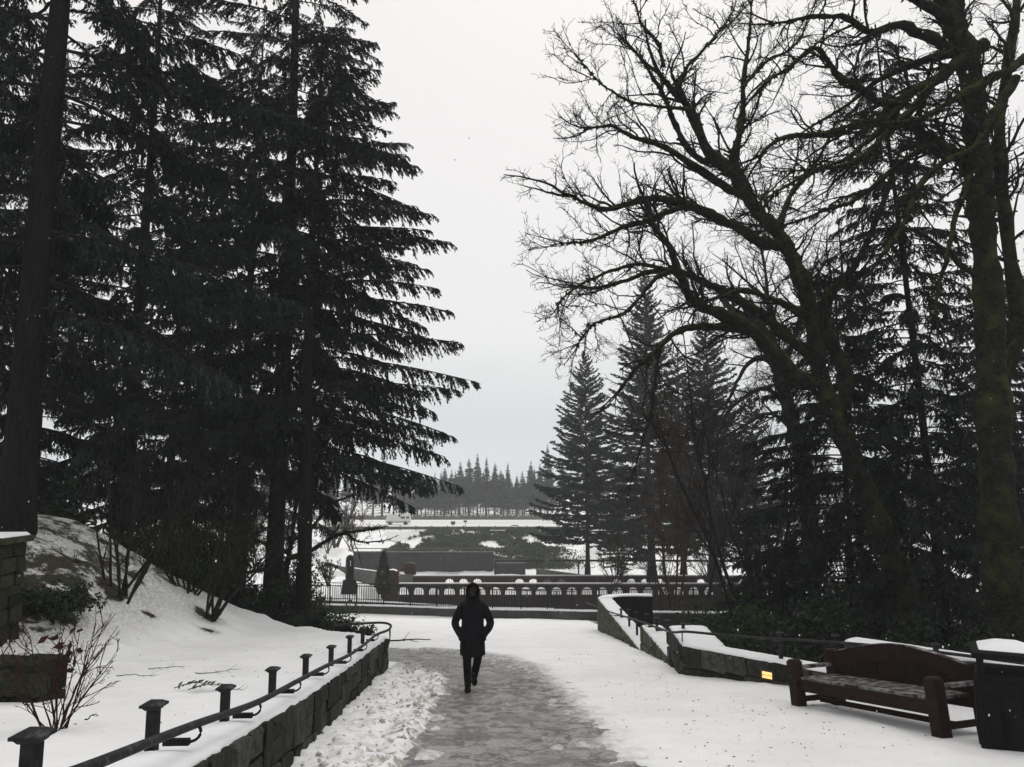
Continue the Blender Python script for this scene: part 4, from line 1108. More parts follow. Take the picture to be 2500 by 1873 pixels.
# thin bare trees between right wall and firs
def bare_tree(label, u, v, Y, H, stems, seed, spread=.25, r=.05, name='bare_tree', tcol=None, group=None, cnt=(9, 6, 5), twr=.006, base=None, cat='tree', up=.5, lens=.28, hang=0):
    g_ = np.random.default_rng(seed); b = P(u, v, Y) if base is None else base
    t = thing(name, label, cat, b, 0, group)
    st = np.zeros((stems, 12, 3)); d = unit(np.stack([g_.normal(size=stems) * spread, g_.normal(size=stems) * spread, np.ones(stems)], 1))
    st[:, 0] = g_.normal(size=(stems, 3)) * np.array([.08, .08, 0]) * H / 3 + np.array([0, 0, -.1])
    Ls = H * g_.uniform(.65, 1.05, stems)
    for q in range(1, 12):
        d = unit(d + g_.normal(size=(stems, 3)) * .07 + np.array([0, 0, .02])); st[:, q] = st[:, q - 1] + d * (Ls / 11)[:, None]
    rd = np.broadcast_to(np.linspace(r, r * .25, 12), (stems, 12))
    for i in range(stems):
        mb = MB(); btubes(mb, st[i:i + 1], rd[i:i + 1] * (1 + .1 * g_.normal(size=(1, 12))), 7); build(mb, 'stem' if stems > 1 else 'trunk', tcol or M['wood_twig'], t, True)
    mb = MB()
    a, b_ = spawn(st, rd, cnt[0], H * lens * .5, H * lens, .35, .85, 8, .5, (0, 0, up), .12, .2, 1, twr * 1.6, .4, g_); btubes(mb, a, b_, 4)
    c, d_ = spawn(a, b_, cnt[1], H * lens * .2, H * lens * .45, .35, .9, 5, .6, (0, 0, up * .6), .14, .1, 1, twr * 1.2, .4, g_); btubes(mb, c, d_, 3)
    e_, f_ = spawn(c, d_, cnt[2], H * lens * .06, H * lens * .18, .35, .9, 3, .6, (0, 0, up * .6), .14, .1, 1, twr, .3, g_); btubes(mb, e_, f_, 3)
    o = build(mb, 'twigs', tcol or M['wood_twig'], t); o['kind'] = 'stuff'
    return t
bare_tree('slender bare tree leaning over the stepped wall, nearest of the thin ones', 1812, 1545, 27, 13, 2, 101, .16, .07, cnt=(16, 7, 5))
bare_tree('thin bare tree just right of the tallest fir', 1718, 1450, 44, 12, 1, 103, .12, .10, cnt=(24, 9, 6), twr=.011)
bare_tree('reddish bare tree in front of the tallest fir', 1640, 1480, 40, 12, 3, 105, .18, .06, cnt=(18, 8, 6), tcol=mat('reddish_twig', (.050, .026, .017), .9, .3, 3, 0), twr=.011)
bare_tree('bare tangled tree right of the wall light', 1900, 1530, 24, 9, 3, 107, .25, .045, cnt=(14, 7, 5))
bare_tree('bare tree with upright twigs above the bench', 2160, 1500, 34, 14, 2, 109, .15, .12, cnt=(16, 8, 6), twr=.01)
bare_tree('straight grey trunk with thin branches behind the stepped wall', 1830, 1450, 52, 15, 1, 111, .06, .20, cnt=(26, 9, 5), twr=.012, up=.1)
bare_tree('hazy bare tree on the far snow slope left of the dark retaining wall', 815, 1335, 118, 11, 2, 113, .2, .28, cnt=(14, 8, 5), twr=.03)
bare_tree('orange-tinged bare bush on the far bank left of the dark retaining wall', 860, 1345, 121, 8, 6, 115, .3, .08, cnt=(10, 6, 5), twr=.028, name='bare_bush', cat='bush', tcol=mat('orange_twig', (.10, .055, .03), .9, .3, 3, 0))
for i, (u, v, Y, H, lb) in enumerate(((700, 1350, 100, 6, 'brownish bare bush on the snow slope between the straight trunks'), (800, 1350, 112, 5.5, 'low bare bush beside the far end of the retaining wall'), (620, 1370, 80, 7, 'bare bush on the snow left of the straight pair'), (1560, 1360, 105, 7, 'bare bush on the snow slope right of the broad fir'), (1700, 1360, 100, 8, 'bare thicket on the snow slope behind the dark fir'), (1850, 1370, 95, 9, 'bare thicket on the right-hand snow slope'), (2000, 1370, 90, 9, 'bare thicket far behind the bench'), (2200, 1370, 90, 9, 'bare thicket far behind the right hemlocks'), (2420, 1370, 90, 9, 'bare thicket far behind the big right trunk'))):
    bare_tree(lb, u, v, Y, H, 7, 120 + i, .35, .06, cnt=(9, 6, 5), twr=.022, name='bare_bush', cat='bush')
for i, (u, v, Y, H, lb) in enumerate(((1500, 1440, 60, 5, 'dark twiggy thicket above the nearer arcade, right of the curved wall end'), (1620, 1450, 56, 6, 'brown twiggy thicket above the arcade beside the reddish bare tree'), (1760, 1460, 52, 7, 'brown twiggy thicket left of the straight grey trunk'), (1930, 1470, 48, 7, 'dense dark thicket right of the straight grey trunk'), (2080, 1480, 44, 7, 'dense dark thicket straight above the bench back'), (2260, 1480, 42, 8, 'dense dark thicket left of the thin hemlock'), (2420, 1480, 40, 8, 'dense dark thicket behind the trunk at the right edge'), (560, 1400, 50, 6, 'dark thicket on the snow behind the mound, left of the straight pair'), (700, 1420, 50, 3.5, 'low dark thicket between the two straight trunks'), (800, 1430, 52, 2.0, 'low scrubby plant left of the pylon'))):
    bare_tree(lb, u, v, Y, H, 9, 150 + i, .38, .035, cnt=(10, 6, 5), twr=.010, name='bare_bush', cat='bush', tcol=(mat('brown_twig', (.035, .024, .017), .95, .3, 3, 0) if i == 0 else bpy.data.materials['brown_twig']))
# shrubs on the mound
def shrub_at(x, y, label, H, stems, seed, **kw):
    return bare_tree(label, 0, 0, 0, H, stems, seed, base=Vector((x, y, float(terrain(x, y)))), name='bare_shrub', cat='shrub', **kw)
def uvx(u, Y): return P(u, 1400, Y).x
shrub_at(uvx(300, 14.5), 14.5, 'bare upright shrub on the mound, left of the other two', 3.4, 9, 201, spread=.38, r=.030, cnt=(4, 4, 2), twr=.005)
shrub_at(uvx(455, 17.5), 17.5, 'bare shrub in the middle of the mound crest', 3.6, 10, 203, spread=.42, r=.028, cnt=(4, 4, 2), twr=.005)
shrub_at(uvx(520, 16.5), 16.5, 'bare leaning shrub at the foot of the mound beside the straight trunks', 3.3, 9, 205, spread=.42, r=.030, cnt=(4, 4, 2), twr=.005)
shrub_at(uvx(390, 19), 19, 'thin bare shrub behind the mound crest', 4.5, 8, 207, spread=.4, r=.028, cnt=(5, 4, 3), twr=.006)
shrub_at(uvx(600, 22), 22, 'bare shrub in the gap left of the straight trunks', 3.6, 7, 209, spread=.3, r=.02, cnt=(8, 5, 4), twr=.006)
shrub_at(uvx(560, 27), 27, 'tall bare thicket behind the mound', 6, 9, 211, spread=.25, r=.03, cnt=(9, 6, 5), twr=.007)
shrub_at(uvx(420, 29), 29, 'tall bare thicket in shade under the cedars', 6, 9, 213, spread=.25, r=.03, cnt=(9, 6, 5), twr=.007)
# red twig shrub
rs = bare_tree('red-stemmed bare shrub with thin arching twigs in the left foreground snow', 0, 0, 0, 1.02, 17, 221, .36, .0066, base=Vector((-3.33, 5.95, float(snowz(-3.33, 5.95)))), name='red_twig_shrub', cat='shrub', tcol=M['red_twig'], cnt=(4, 2, 1), twr=.0026, lens=.38, up=.35)
mb = MB(); C = np.array([(.04, 0, .60)]) + rng.normal(size=(22, 3)) * np.array([.05, .05, .07])
leaves(mb, C, rng.normal(size=(22, 3)) + np.array([0, 0, -.5]), rng.uniform(.06, .12, 22), .05)
tag(build(mb, 'dead_leaves', M['dry_leaf'], rs), kind='stuff')
# leafy bushes
def leafy(label, x, y, H, Rr, n, seed, m='leaf_dark', ln=.12, wd=.05, z=None, name='evergreen_shrub', squash=1):
    g_ = np.random.default_rng(seed); z = float(terrain(x, y)) if z is None else z
    t = thing(name, label, 'shrub', (x, y, z))
    ns_ = 14; st = np.zeros((ns_, 8, 3)); d = unit(np.stack([g_.normal(size=ns_) * .6, g_.normal(size=ns_) * .6, np.ones(ns_) * .8], 1)); L = g_.uniform(.7, 1.1, ns_) * max(H, Rr)
    for q in range(1, 8): d = unit(d + g_.normal(size=(ns_, 3)) * .1); st[:, q] = st[:, q - 1] + d * (L / 7)[:, None] * np.array([Rr / max(H, Rr), Rr / max(H, Rr), H / max(H, Rr)])
    rd = np.broadcast_to(np.linspace(.018, .006, 8), (ns_, 8)); mb = MB(); btubes(mb, st, rd, 5)
    a, b = spawn(st, rd, 6, H * .2, H * .5, .4, 1, 5, .5, (0, 0, .1), .15, .2, 1, .004, .3, g_); btubes(mb, a, b, 3)
    build(mb, 'stems', M['wood_twig'], t)
    A = np.vstack([a.reshape(-1, 3), st[:, 3:].reshape(-1, 3)]); idx = g_.integers(0, len(A), n)
    C = A[idx] + g_.normal(size=(n, 3)) * np.array([.10, .10, .08]) * max(H, .8)
    mb = MB(); leaves(mb, C, g_.normal(size=(n, 3)) + np.array([0, 0, -.3]), ln * g_.uniform(.6, 1.3, n), wd * g_.uniform(.7, 1.2, n), 0, g_)
    o = build(mb, 'foliage', M[m], t); o['kind'] = 'stuff'
    return t
leafy('dark glossy shrub at the foot of the left straight trunk', -6.9, 22.2, .8, 1.3, 5000, 301)
leafy('dark glossy shrub at the foot of the right straight trunk', -5.6, 21.8, .75, 1.1, 4500, 303)
leafy('dark spreading shrub at the end of the left wall planter', -4.7, 22.6, .65, 1.2, 4500, 305)
leafy('taller leafy shrub left of the straight pair', -8.1, 21.4, 1.0, .9, 2600, 307)
leafy('upright leafy sprigs between the straight trunks', -6.55, 24.0, 1.9, .45, 900, 309, ln=.16, wd=.07)
leafy('green-brown undergrowth behind the mound crest at left', -9.5, 22.5, 2.2, 2.6, 9000, 311, 'leaf_green', .16, .07)
leafy('green-brown undergrowth behind the shrubs on the mound', -8.0, 28, 2.0, 2.6, 8000, 313, 'leaf_green', .18, .08)
leafy('dark undergrowth behind the stone pillar', -13.5, 20.5, 2.8, 3, 9000, 315, 'leaf_dark', .18, .08)
leafy('dark low plants covering the mound flank beside the pillar', -7.2, 12.4, .5, .9, 2600, 317, 'leaf_dark', .09, .04)
leafy('green bush behind the near end of the stepped wall', 6.3, 22.5, 2.6, 1.8, 9000, 321, 'leaf_green', .17, .07, z=-4.8)
leafy('dark green bush behind the curved end of the stepped wall', 6.6, 29, 3.4, 2.2, 10000, 323, 'leaf_green', .20, .08, z=-6.3)
leafy('dark undergrowth behind the wall left of the bench', 7.9, 18.5, 2.4, 2.4, 10000, 325, 'leaf_dark', .17, .07, z=-3.6)
leafy('dark undergrowth right behind the bench', 9.5, 15.5, 2.0, 2.4, 10000, 327, 'leaf_dark', .16, .07, z=-2.9)
leafy('dark undergrowth behind the litter bin', 11.5, 13.5, 2.0, 2.2, 9000, 329, 'leaf_dark', .16, .07, z=-2.4)
leafy('green thicket behind the stepped wall, under the bare trees', 10.5, 26, 3.2, 3, 10000, 331, 'leaf_green', .2, .08, z=-5.4)
# ------------------------------------------------------------------ mound furniture: pillar, mossy block
pil = thing('stone_pillar', 'square dark stone pillar with a snowy cap at the left edge', 'pillar', (-7.35, 11.1, float(terrain(-7.1, 11)) - .05), R(8))
mb = MB(); mb.box((0, 0, .72), (.62, .62, 1.5)); build(mb, 'core', M['mortar'], pil)
for (p0, p1) in (((-.34, -.34), (.34, -.34)), ((.34, -.34), (.34, .34)), ((.34, .34), (-.34, .34)), ((-.34, .34), (-.34, -.34))):
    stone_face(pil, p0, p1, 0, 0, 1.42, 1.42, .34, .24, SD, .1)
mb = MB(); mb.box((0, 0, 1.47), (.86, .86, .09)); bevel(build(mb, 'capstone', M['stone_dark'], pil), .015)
mb = MB(); mb.box((0, 0, 1.535), (.80, .80, .05), taper=.9); bevel(build(mb, 'snow_cap', M['snow'], pil), .015)
def boulder(label, c, d, seed, rz):
    mb = MB(); rr = []; n = 26
    for i in range(n):
        f = i / (n - 1); x = (f - .5) * d[0]; e_ = (1 - abs(2 * f - 1) ** 7) ** .35
        a = np.arange(22) * 2 * np.pi / 22
        cs, sn = np.cos(a), np.sin(a)
        sq = 1 / (np.abs(cs) ** 5 + np.abs(sn) ** 5) ** .2
        nz = 1 + .34 * (vnoise(a * 2.5 + 5, np.full(22, f * 14), 1, seed) - .5)
        rr.append(np.stack([np.full(22, x), cs * sq * d[1] / 2 * max(.1, e_) * nz, sn * sq * d[2] / 2 * max(.1, e_) * nz + d[2] * .3], 1))
    mb.loft(rr); o = build(mb, 'mossy_stone_block', M['leaf_moss'], smooth=True, loc=c); o.rotation_euler = (0, 0, rz); return tag(o, label, 'stone block')
M['leaf_moss'] = mat('moss_block', (.010, .011, .009), .98, .4, 8, 1.0, 40, col2=(.030, .033, .020), bdist=.03)
bo = thing('stone_wall', 'low dark mossy stone wall end behind the red-stemmed shrub at the left edge', 'stone wall', (-5.62, 7.95, float(terrain(-5, 7.9)) - .06), R(-5))
bo.scale = (1, 1, .84)
mb = MB(); mb.box((0, 0, .26), (2.26, .44, .52)); bevel(build(mb, 'core', M['mortar'], bo), .02)
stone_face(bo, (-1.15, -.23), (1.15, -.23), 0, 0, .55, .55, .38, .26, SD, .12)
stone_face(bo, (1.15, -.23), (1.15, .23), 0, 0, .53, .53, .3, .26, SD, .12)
x_ = -1.1
while x_ < 1.1:
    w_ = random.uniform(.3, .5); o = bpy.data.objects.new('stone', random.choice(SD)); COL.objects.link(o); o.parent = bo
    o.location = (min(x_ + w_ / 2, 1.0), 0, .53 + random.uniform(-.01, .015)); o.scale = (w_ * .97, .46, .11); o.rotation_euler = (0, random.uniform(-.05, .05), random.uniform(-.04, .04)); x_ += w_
mb = MB(); C = np.stack([rng.uniform(-1.15, 1.2, 3000), -.28 + rng.normal(size=3000) * .015, rng.uniform(.02, .58, 3000)], 1); top_ = rng.random(3000) < .35; C[top_, 1] = rng.uniform(-.26, .22, top_.sum()); C[top_, 2] = .59
C = C[::3]; leaves(mb, C, rng.normal(size=(1000, 3)) + np.array([0, -.5, .2]), .045, .018); tag(build(mb, 'moss', M['leaf_moss'], bo), kind='stuff')
snow_cap(bo, [(x, .24) for x in (-1.15, -.7, -.2, .25)], [(x, -.10 - .05 * k_ * (k_ == 3)) for k_, x in enumerate((-1.15, -.7, -.2, .25))], [.58] * 4, .05, 24, 31)
# ------------------------------------------------------------------ small things on the snow
def frond(label, x, y, L, seed):
    g_ = np.random.default_rng(seed); z = float(snowz(x, y))
    mb = MB(); n = 12; t = np.linspace(0, 1, n); ax = np.stack([L * t, .1 * L * np.sin(t * 3), .03 + .10 * L * np.sin(t * 3.0)], 1)
    btubes(mb, ax[None], np.linspace(.005, .002, n)[None], 4)
    C = []; D = []
    for i in range(1, n):
        for s in (-1, 1): C.append(ax[i]); D.append((.5, s, .15))
    leaves(mb, np.array(C), np.array(D) + g_.normal(size=(len(C), 3)) * .15, np.linspace(.13, .04, len(C)), .028, 0, g_)
    o = build(mb, 'fern_frond', M['leaf_dark'], loc=(x, y, z)); o.rotation_euler = (0, 0, g_.uniform(-.6, .4)); return tag(o, label, 'fern')
frond('green fern frond poking out of the snow, right of its neighbour', uvx(490, 8.4) - .05, 8.35, .38, 1)
frond('dark flattened fern frond in the snow behind the posts', uvx(440, 8.5), 8.5, .40, 2)
def twig(label, u, Y, L, seed, rz, group=None, r=.006):
    x = uvx(u, Y); z = float(snowz(x, Y)); g_ = np.random.default_rng(seed)
    mb = MB(); ax = np.zeros((10, 3)); ax[:, 0] = np.linspace(0, L, 10); ax[:, 1] = np.cumsum(g_.normal(size=10) * .02 * L); ax[:, 2] = .012 + np.abs(np.cumsum(g_.normal(size=10) * .008))
    rd = np.linspace(r, r * .4, 10); btubes(mb, ax[None], rd[None], 5)
    a, b = spawn(ax[None], rd[None], 4, L * .2, L * .4, .4, .9, 4, .6, (0, 0, .2), .1, .1, .9, .0025, .3, g_); btubes(mb, a, b, 4)
    o = build(mb, 'fallen_twig', M['wood_twig'], loc=(x, Y, z)); o.rotation_euler = (0, 0, rz); return tag(o, label, 'twig', group)
twig('forked twig on the snow above the fern fronds', 375, 10.6, .45, 11, .2)
twig('curved twig on the snow left of the fern fronds', 300, 10.0, .5, 12, -.1)
twig('straight twig on the snow between fern and third post', 545, 8.6, .35, 13, -.4)
twig('tiny twig near the foot of the second post from the left', 232, 6.4, .12, 14, 1.2)
twig('long twig on the snow below the shrubs', 490, 10.4, .55, 15, .1)
twig('snow-dusted branch lying beyond the end of the left wall', 935, 24.5, 1.5, 16, .15, r=.03)
twig('twig stuck in the snow at the bottom left corner', 12, 5.6, .35, 17, -1.2)
# leaf bits and snow crumbs
mb = MB(); n = 520
x = np.concatenate([rng.uniform(.9, 4.6, 700), rng.uniform(-6, -2.6, 160), rng.uniform(-3, 3, 140)]); y = np.concatenate([rng.uniform(6.6, 20, 700), rng.uniform(6, 16, 160), rng.uniform(22, 38, 140)])
keep = ~((x > 3.1) & (y > 12)) & (vnoise(x, y, .9, 91) > .47); x = x[keep]; y = y[keep]; n = len(x)
C = np.stack([x, y, snowz(x, y) + .006], 1)
leaves(mb, C, rng.normal(size=(n, 3)) * np.array([1, 1, .15]), rng.uniform(.015, .05, n), rng.uniform(.01, .025, n), 0, N=np.tile([0., 0, 1.], (n, 1)) + rng.normal(size=(n, 3)) * .3)
tag(build(mb, 'leaf_litter', M['leaf_bits']), 'small brown leaf bits scattered over the snow', kind='stuff')
mb = MB(); n = 900
yy = rng.uniform(6.8, 17, n); xx = facex(yy) + .08 + rng.random(n) ** .7 * 1.15; xx = np.minimum(xx, -1.08 + rng.normal(size=n) * .13)
zz = snowz(xx, yy)
for i in range(n):
    s = .008 + .030 * rng.random() ** 2.2 + (.03 * rng.random() if rng.random() < .07 else 0)
    th = rng.uniform(0, 6.28, 3)
    v = np.array([(1, 0, 0), (-1, 0, 0), (0, 1, 0), (0, -1, 0), (0, 0, .8), (0, 0, -.8)]) * s * rng.uniform(.6, 1.2, (6, 1)) + rng.normal(size=(6, 3)) * s * .2
    mb.add(v + (xx[i], yy[i], zz[i] + s * .2), [(0, 2, 4), (2, 1, 4), (1, 3, 4), (3, 0, 4), (2, 0, 5), (1, 2, 5), (3, 1, 5), (0, 3, 5)])
M['dirty_snow'] = mat('dirty_snow', (.34, .32, .27), .8, .2, 3, 0, col2=(.78, .78, .77), mid=.46, width=.10)
tag(build(mb, 'snow_clods', M['dirty_snow'], smooth=True), 'dirty clods of ploughed snow beside the left wall', kind='stuff')
# ------------------------------------------------------------------ fence beyond the plaza
fn = thing('picket_fence', 'dark iron picket fence on a low snowy kerb wall beyond the plaza', 'fence')
fl_ = smooth_pts([(a, b, 0) for a, b in FW], 160)
mb = MB(); rr = []
for p in fl_:
    zb = plane(min(p[1], 44)) if p[1] < 44.6 else -5.63 - (p[1] - 44) * .03; p[2] = zb
    rr.append([(p[0], p[1] - .18, zb - .3), (p[0], p[1] - .18, zb + .50), (p[0], p[1] + .18, zb + .50), (p[0], p[1] + .18, zb - 4.4)])
mb.loft(rr); build(mb, 'kerb_wall', mat('kerb_concrete', (.06, .06, .057), .9, .35, .8, .3, 8), fn)
sel = fl_[::8]
snow_cap(fn, [(p[0], p[1] + .19) for p in sel], [(p[0], p[1] - .19) for p in sel], [p[2] + .49 for p in sel], .07, 150, 9)
S = np.concatenate([[0], np.cumsum(np.linalg.norm(np.diff(fl_[:, :2], axis=0), axis=1))])
def onf(s): return np.array([np.interp(s, S, fl_[:, i]) for i in range(3)])
mb = MB(); mb.box((0, 0, .5), (.028, .028, .98)); PK = mb.mesh('picket'); PK.materials.append(M['iron'])
mb = MB(); mb.box((0, 0, .57), (.08, .08, 1.16)); PS = mb.mesh('post'); PS.materials.append(M['iron'])
s = .2; k_ = 0
while s < S[-1] - .1:
    p = onf(s); post = (k_ % 12 == 0)
    if post or True:
        o = bpy.data.objects.new('post' if post else 'picket', PS if post else PK); COL.objects.link(o); o.parent = fn; o.location = (p[0], p[1], p[2] + .52)
    s += .135; k_ += 1
for h in (1.57, .65):
    mb = MB(); tube(mb, [(p[0], p[1], p[2] + h) for p in fl_], .028 if h > 1 else .02, 5); build(mb, 'rail', M['iron_snow'], fn)
# second fence on the left bank, farther
def simple_fence(label, pts, h, n, mt, name='rail_fence', rails=(1., .5), pick=0, r=.03, step=2.0):
    t = thing(name, label, 'fence'); c = smooth_pts(pts, n)
    for f in rails:
        mb = MB(); tube(mb, [(p[0], p[1], p[2] + h * f) for p in c], r, 5); build(mb, 'rail', mt, t)
    Sx = np.concatenate([[0], np.cumsum(np.linalg.norm(np.diff(c[:, :2], axis=0), axis=1))])
    mb = MB(); mb.box((0, 0, h / 2 - .1), (r * 2.4, r * 2.4, h + .2)); me = mb.mesh('post'); me.materials.append(mt)
    mb = MB(); mb.box((0, 0, h / 2), (r * .9, r * .9, h)); mp = mb.mesh('picket'); mp.materials.append(mt)
    s = 0; 
    while s <= Sx[-1]:
        q = [np.interp(s, Sx, c[:, i]) for i in range(3)]
        o = bpy.data.objects.new('post', me); COL.objects.link(o); o.parent = t; o.location = q
        if pick:
            for w in np.arange(pick, step - .02, pick):
                if s + w > Sx[-1]: break
                q = [np.interp(s + w, Sx, c[:, i]) for i in range(3)]
                o = bpy.data.objects.new('picket', mp); COL.objects.link(o); o.parent = t; o.location = q
        s += step
    return t
simple_fence('second dark picket fence curving behind the first on the left', [(-16, 51.6, -5.62), (-9, 50.7, -5.66), (-5.2, 49.9, -5.75), (-1, 49.7, -5.9), (4, 50.4, -6.1)], 1.1, 60, M['iron'], 'picket_fence', (1., .12), .16, .024, 1.9)
# walkway slabs in the sunken pond area under that fence
def slab(label, pts, w, zt, th, name='pond_wall', mt='concrete_dark', snow=True):
    c = smooth_pts([(a, b, z) for (a, b), z in zip(pts, zt)], 30); tgt = np.gradient(c[:, :2], axis=0); tgt /= np.linalg.norm(tgt, axis=1, keepdims=True); nn = np.stack([-tgt[:, 1], tgt[:, 0]], 1) * w / 2
    t = thing(name, label, 'wall'); mb = MB()
    mb.loft([[(p[0] - q[0], p[1] - q[1], p[2] - th), (p[0] - q[0], p[1] - q[1], p[2]), (p[0] + q[0], p[1] + q[1], p[2]), (p[0] + q[0], p[1] + q[1], p[2] - th)] for p, q in zip(c, nn)])
    build(mb, 'body', M[mt], t)
    if snow: snow_cap(t, [(p[0] - q[0] * .98, p[1] - q[1] * .98) for p, q in zip(c[::3], nn[::3])], [(p[0] + q[0] * .98, p[1] + q[1] * .98) for p, q in zip(c[::3], nn[::3])], [p[2] - .01 for p in c[::3]], .06, 40, 5)
    return t
slab('concrete pond wall carrying the second picket fence', [(-16, 51.6), (-9, 50.7), (-5.2, 49.9), (-1, 49.7), (4, 50.4)], .45, [-5.62, -5.66, -5.75, -5.9, -6.1], 3.9)
slab('low snow-topped pond divider slanting behind the fence', [(-3, 56), (3, 57), (9, 59), (16, 61)], .7, [-8.2, -8.35, -8.6, -8.8], 1.6)
slab('brick pond wall in shade at the right', [(8, 52), (18, 50), (30, 49)], .7, [-7.4, -7.3, -7.2], 2.6, mt='brick')
wtr = MB(); wx = np.linspace(-24, 60, 20); wy = np.linspace(42.5, 70.3, 12); WX, WY = np.meshgrid(wx, wy); ii = (np.arange(11)[:, None] * 20 + np.arange(19)[None]).ravel()
wtr.add(np.stack([WX, WY, np.full_like(WX, -9.35)], -1).reshape(-1, 3), np.stack([ii, ii + 1, ii + 21, ii + 20], 1))
tag(build(wtr, 'water', M['water']), 'dark still water in the sunken ponds', kind='structure')
# ------------------------------------------------------------------ arcades
def arcade(label, x0, x1, Y, ztop, zbot, spacing, aw, zs, zc, first, th=.45, bars=False, slope=0.0, mt='brick', skip=()):
    """wall along x with round-headed openings; zs sill, zc crown"""
    t = thing('arcaded_wall', label, 'wall')
    n = int((x1 - x0) / spacing); rise = zc - zs - aw * .18
    for i in range(n):
        c = x0 + (i + .5) * spacing; Yc = Y + slope * (c - x0)
        mb = MB(); hw = spacing / 2; ha = aw / 2
        k = 10; arc = [(c + ha * math.cos(a), zs + (zc - zs) * (.30 + .70 * math.sin(a))) for a in np.linspace(math.pi, 0, k)]
        if i in skip or c < first:
            mb.box((c, Yc, (ztop + zbot) / 2), (spacing - .006, th, ztop - zbot))
            build(mb, 'bay', M[mt], t); continue
        top = [(c - hw + .003 + (2 * hw - .006) * j / (k - 1), ztop) for j in range(k)]
        op = [(c - ha, zs)] + arc + [(c + ha, zs)]
        outer = [(c - hw + .003, zs)] + top + [(c + hw - .003, zs)]
        F = []; V = []
        for yy_ in (Yc - th / 2, Yc + th / 2):
            for q in op: V.append((q[0], yy_, q[1]))
            for q in outer: V.append((q[0], yy_, q[1]))
        m_ = len(op)
        for s_, rev in ((0, False), (2 * m_, True)):
            for j in range(m_ - 1):
                q = (s_ + j, s_ + j + 1, s_ + m_ + j + 1, s_ + m_ + j); F.append(q[::-1] if rev else q)
        for j in range(m_ - 1): F.append((j + 1, j, 2 * m_ + j, 2 * m_ + j + 1))
        F.append((m_ + 0, m_ + 1, 3 * m_ + 1, 3 * m_)); F.append((2 * m_ - 2, 2 * m_ - 1, 4 * m_ - 1, 4 * m_ - 2))
        mb.add(V, F); mb.box((c, Yc, (zs + zbot) / 2), (spacing - .006, th, zs - zbot))
        build(mb, 'bay', M[mt], t)
        if bars and i < 5:
            mb = MB()
            for q in np.linspace(-ha * .8, ha * .8, 5): mb.box((c + q, Yc, (zs + zc) / 2), (.03, .03, (zc - zs)))
            build(mb, 'bars', M['iron'], t)
    mb = MB(); rr = []
    L_ = x1 - x0; ye = Y + slope * L_
    rr = [[(x0 - .1, Y - th / 2 - .06, ztop), (x0 - .1, Y - th / 2 - .06, ztop + .12), (x0 - .1, Y + th / 2 + .06, ztop + .12), (x0 - .1, Y + th / 2 + .06, ztop)],
          [(x1 + .1, ye - th / 2 - .06, ztop), (x1 + .1, ye - th / 2 - .06, ztop + .12), (x1 + .1, ye + th / 2 + .06, ztop + .12), (x1 + .1, ye + th / 2 + .06, ztop)]]
    mb.loft(rr); build(mb, 'coping', M['concrete'], t)
    mb = MB(); mb.loft([[(q[0], q[1] + (.08 if j < 2 else -.08), ztop + (.12 if j in (0, 3) else .145)) for j, q in enumerate(r_)] for r_ in rr]); build(mb, 'snow_cap', M['snow'], t)
    return t
xa0 = P(930, 1441, 70).x
arcade('long brick arcaded wall with round openings, nearer of the two behind the fence', xa0, xa0 + 1.337 * 36, 70, -6.98, -9.6, 1.337, .94, -7.86, -7.17, P(970, 1441, 70).x, slope=0)
xb0 = P(1012.5, 1419, 80).x
arcade('farther arcaded wall with barred openings behind the first arcade', xb0, xb0 + 1.40 * 30, 80, -7.42, -9.4, 1.40, .85, -8.08, -7.62, -99, bars=True, skip=(0, 1, 5, 6, 11, 12, 13, 18, 19, 24, 25), mt='brick')
# ------------------------------------------------------------------ retaining wall and blocks
def cblock(label, x0, x1, Y, z0, z1, th=.6, name='retaining_wall', coping=True, mt='concrete_dark', z1b=None):
    t = thing(name, label, 'wall'); mb = MB(); z1b = z1 if z1b is None else z1b
    n = max(1, int((x1 - x0) / 3)); 
    for i in range(n):
        a = x0 + (x1 - x0) * i / n; b = x0 + (x1 - x0) * (i + 1) / n; za = z1 + (z1b - z1) * i / n; zb = z1 + (z1b - z1) * (i + 1) / n
        mb = MB(); mb.loft([[(a + .01, Y, z0), (a + .01, Y, za), (a + .01, Y + th, za), (a + .01, Y + th, z0)], [(b - .01, Y, z0), (b - .01, Y, zb), (b - .01, Y + th, zb), (b - .01, Y + th, z0)]]); build(mb, 'panel', M[mt], t)
    if coping:
        mb = MB(); mb.loft([[(q, Y - .1, z), (q, Y - .1, z + .12), (q, Y + th + .1, z + .12), (q, Y + th + .1, z)] for q, z in ((x0 - .1, z1 + .003), (x1 + .1, z1b + .003))]); build(mb, 'coping', M['concrete'], t)
        mb = MB(); tube(mb, [(x0, Y + .1, z1 + .55), (x1, Y + .1, z1b + .55)], .06, 5)
        for q in np.linspace(x0, x1, max(2, n)): 
            zq = z1 + (z1b - z1) * (q - x0) / (x1 - x0); mb.box((q, Y + .1, zq + .3), (.07, .07, .5))
        build(mb, 'guard_rail', M['steel'], t)
    return t
cblock('long dark retaining wall with a metal rail, below the ivy bank', P(862, 1370, 115).x, P(1205, 1370, 115).x, 115, -11.2, -7.95)
cblock('lower dark wall joined to the right end of the long retaining wall', P(1206, 1380, 113).x, P(1283, 1380, 113).x, 113, -11.2, -9.35)
cblock('sloping concrete ramp wall at the foot of the broad fir', P(1310, 1390, 92).x, P(1480, 1400, 92).x, 92, -10.4, -7.9, z1b=-8.95, coping=False, mt='concrete')
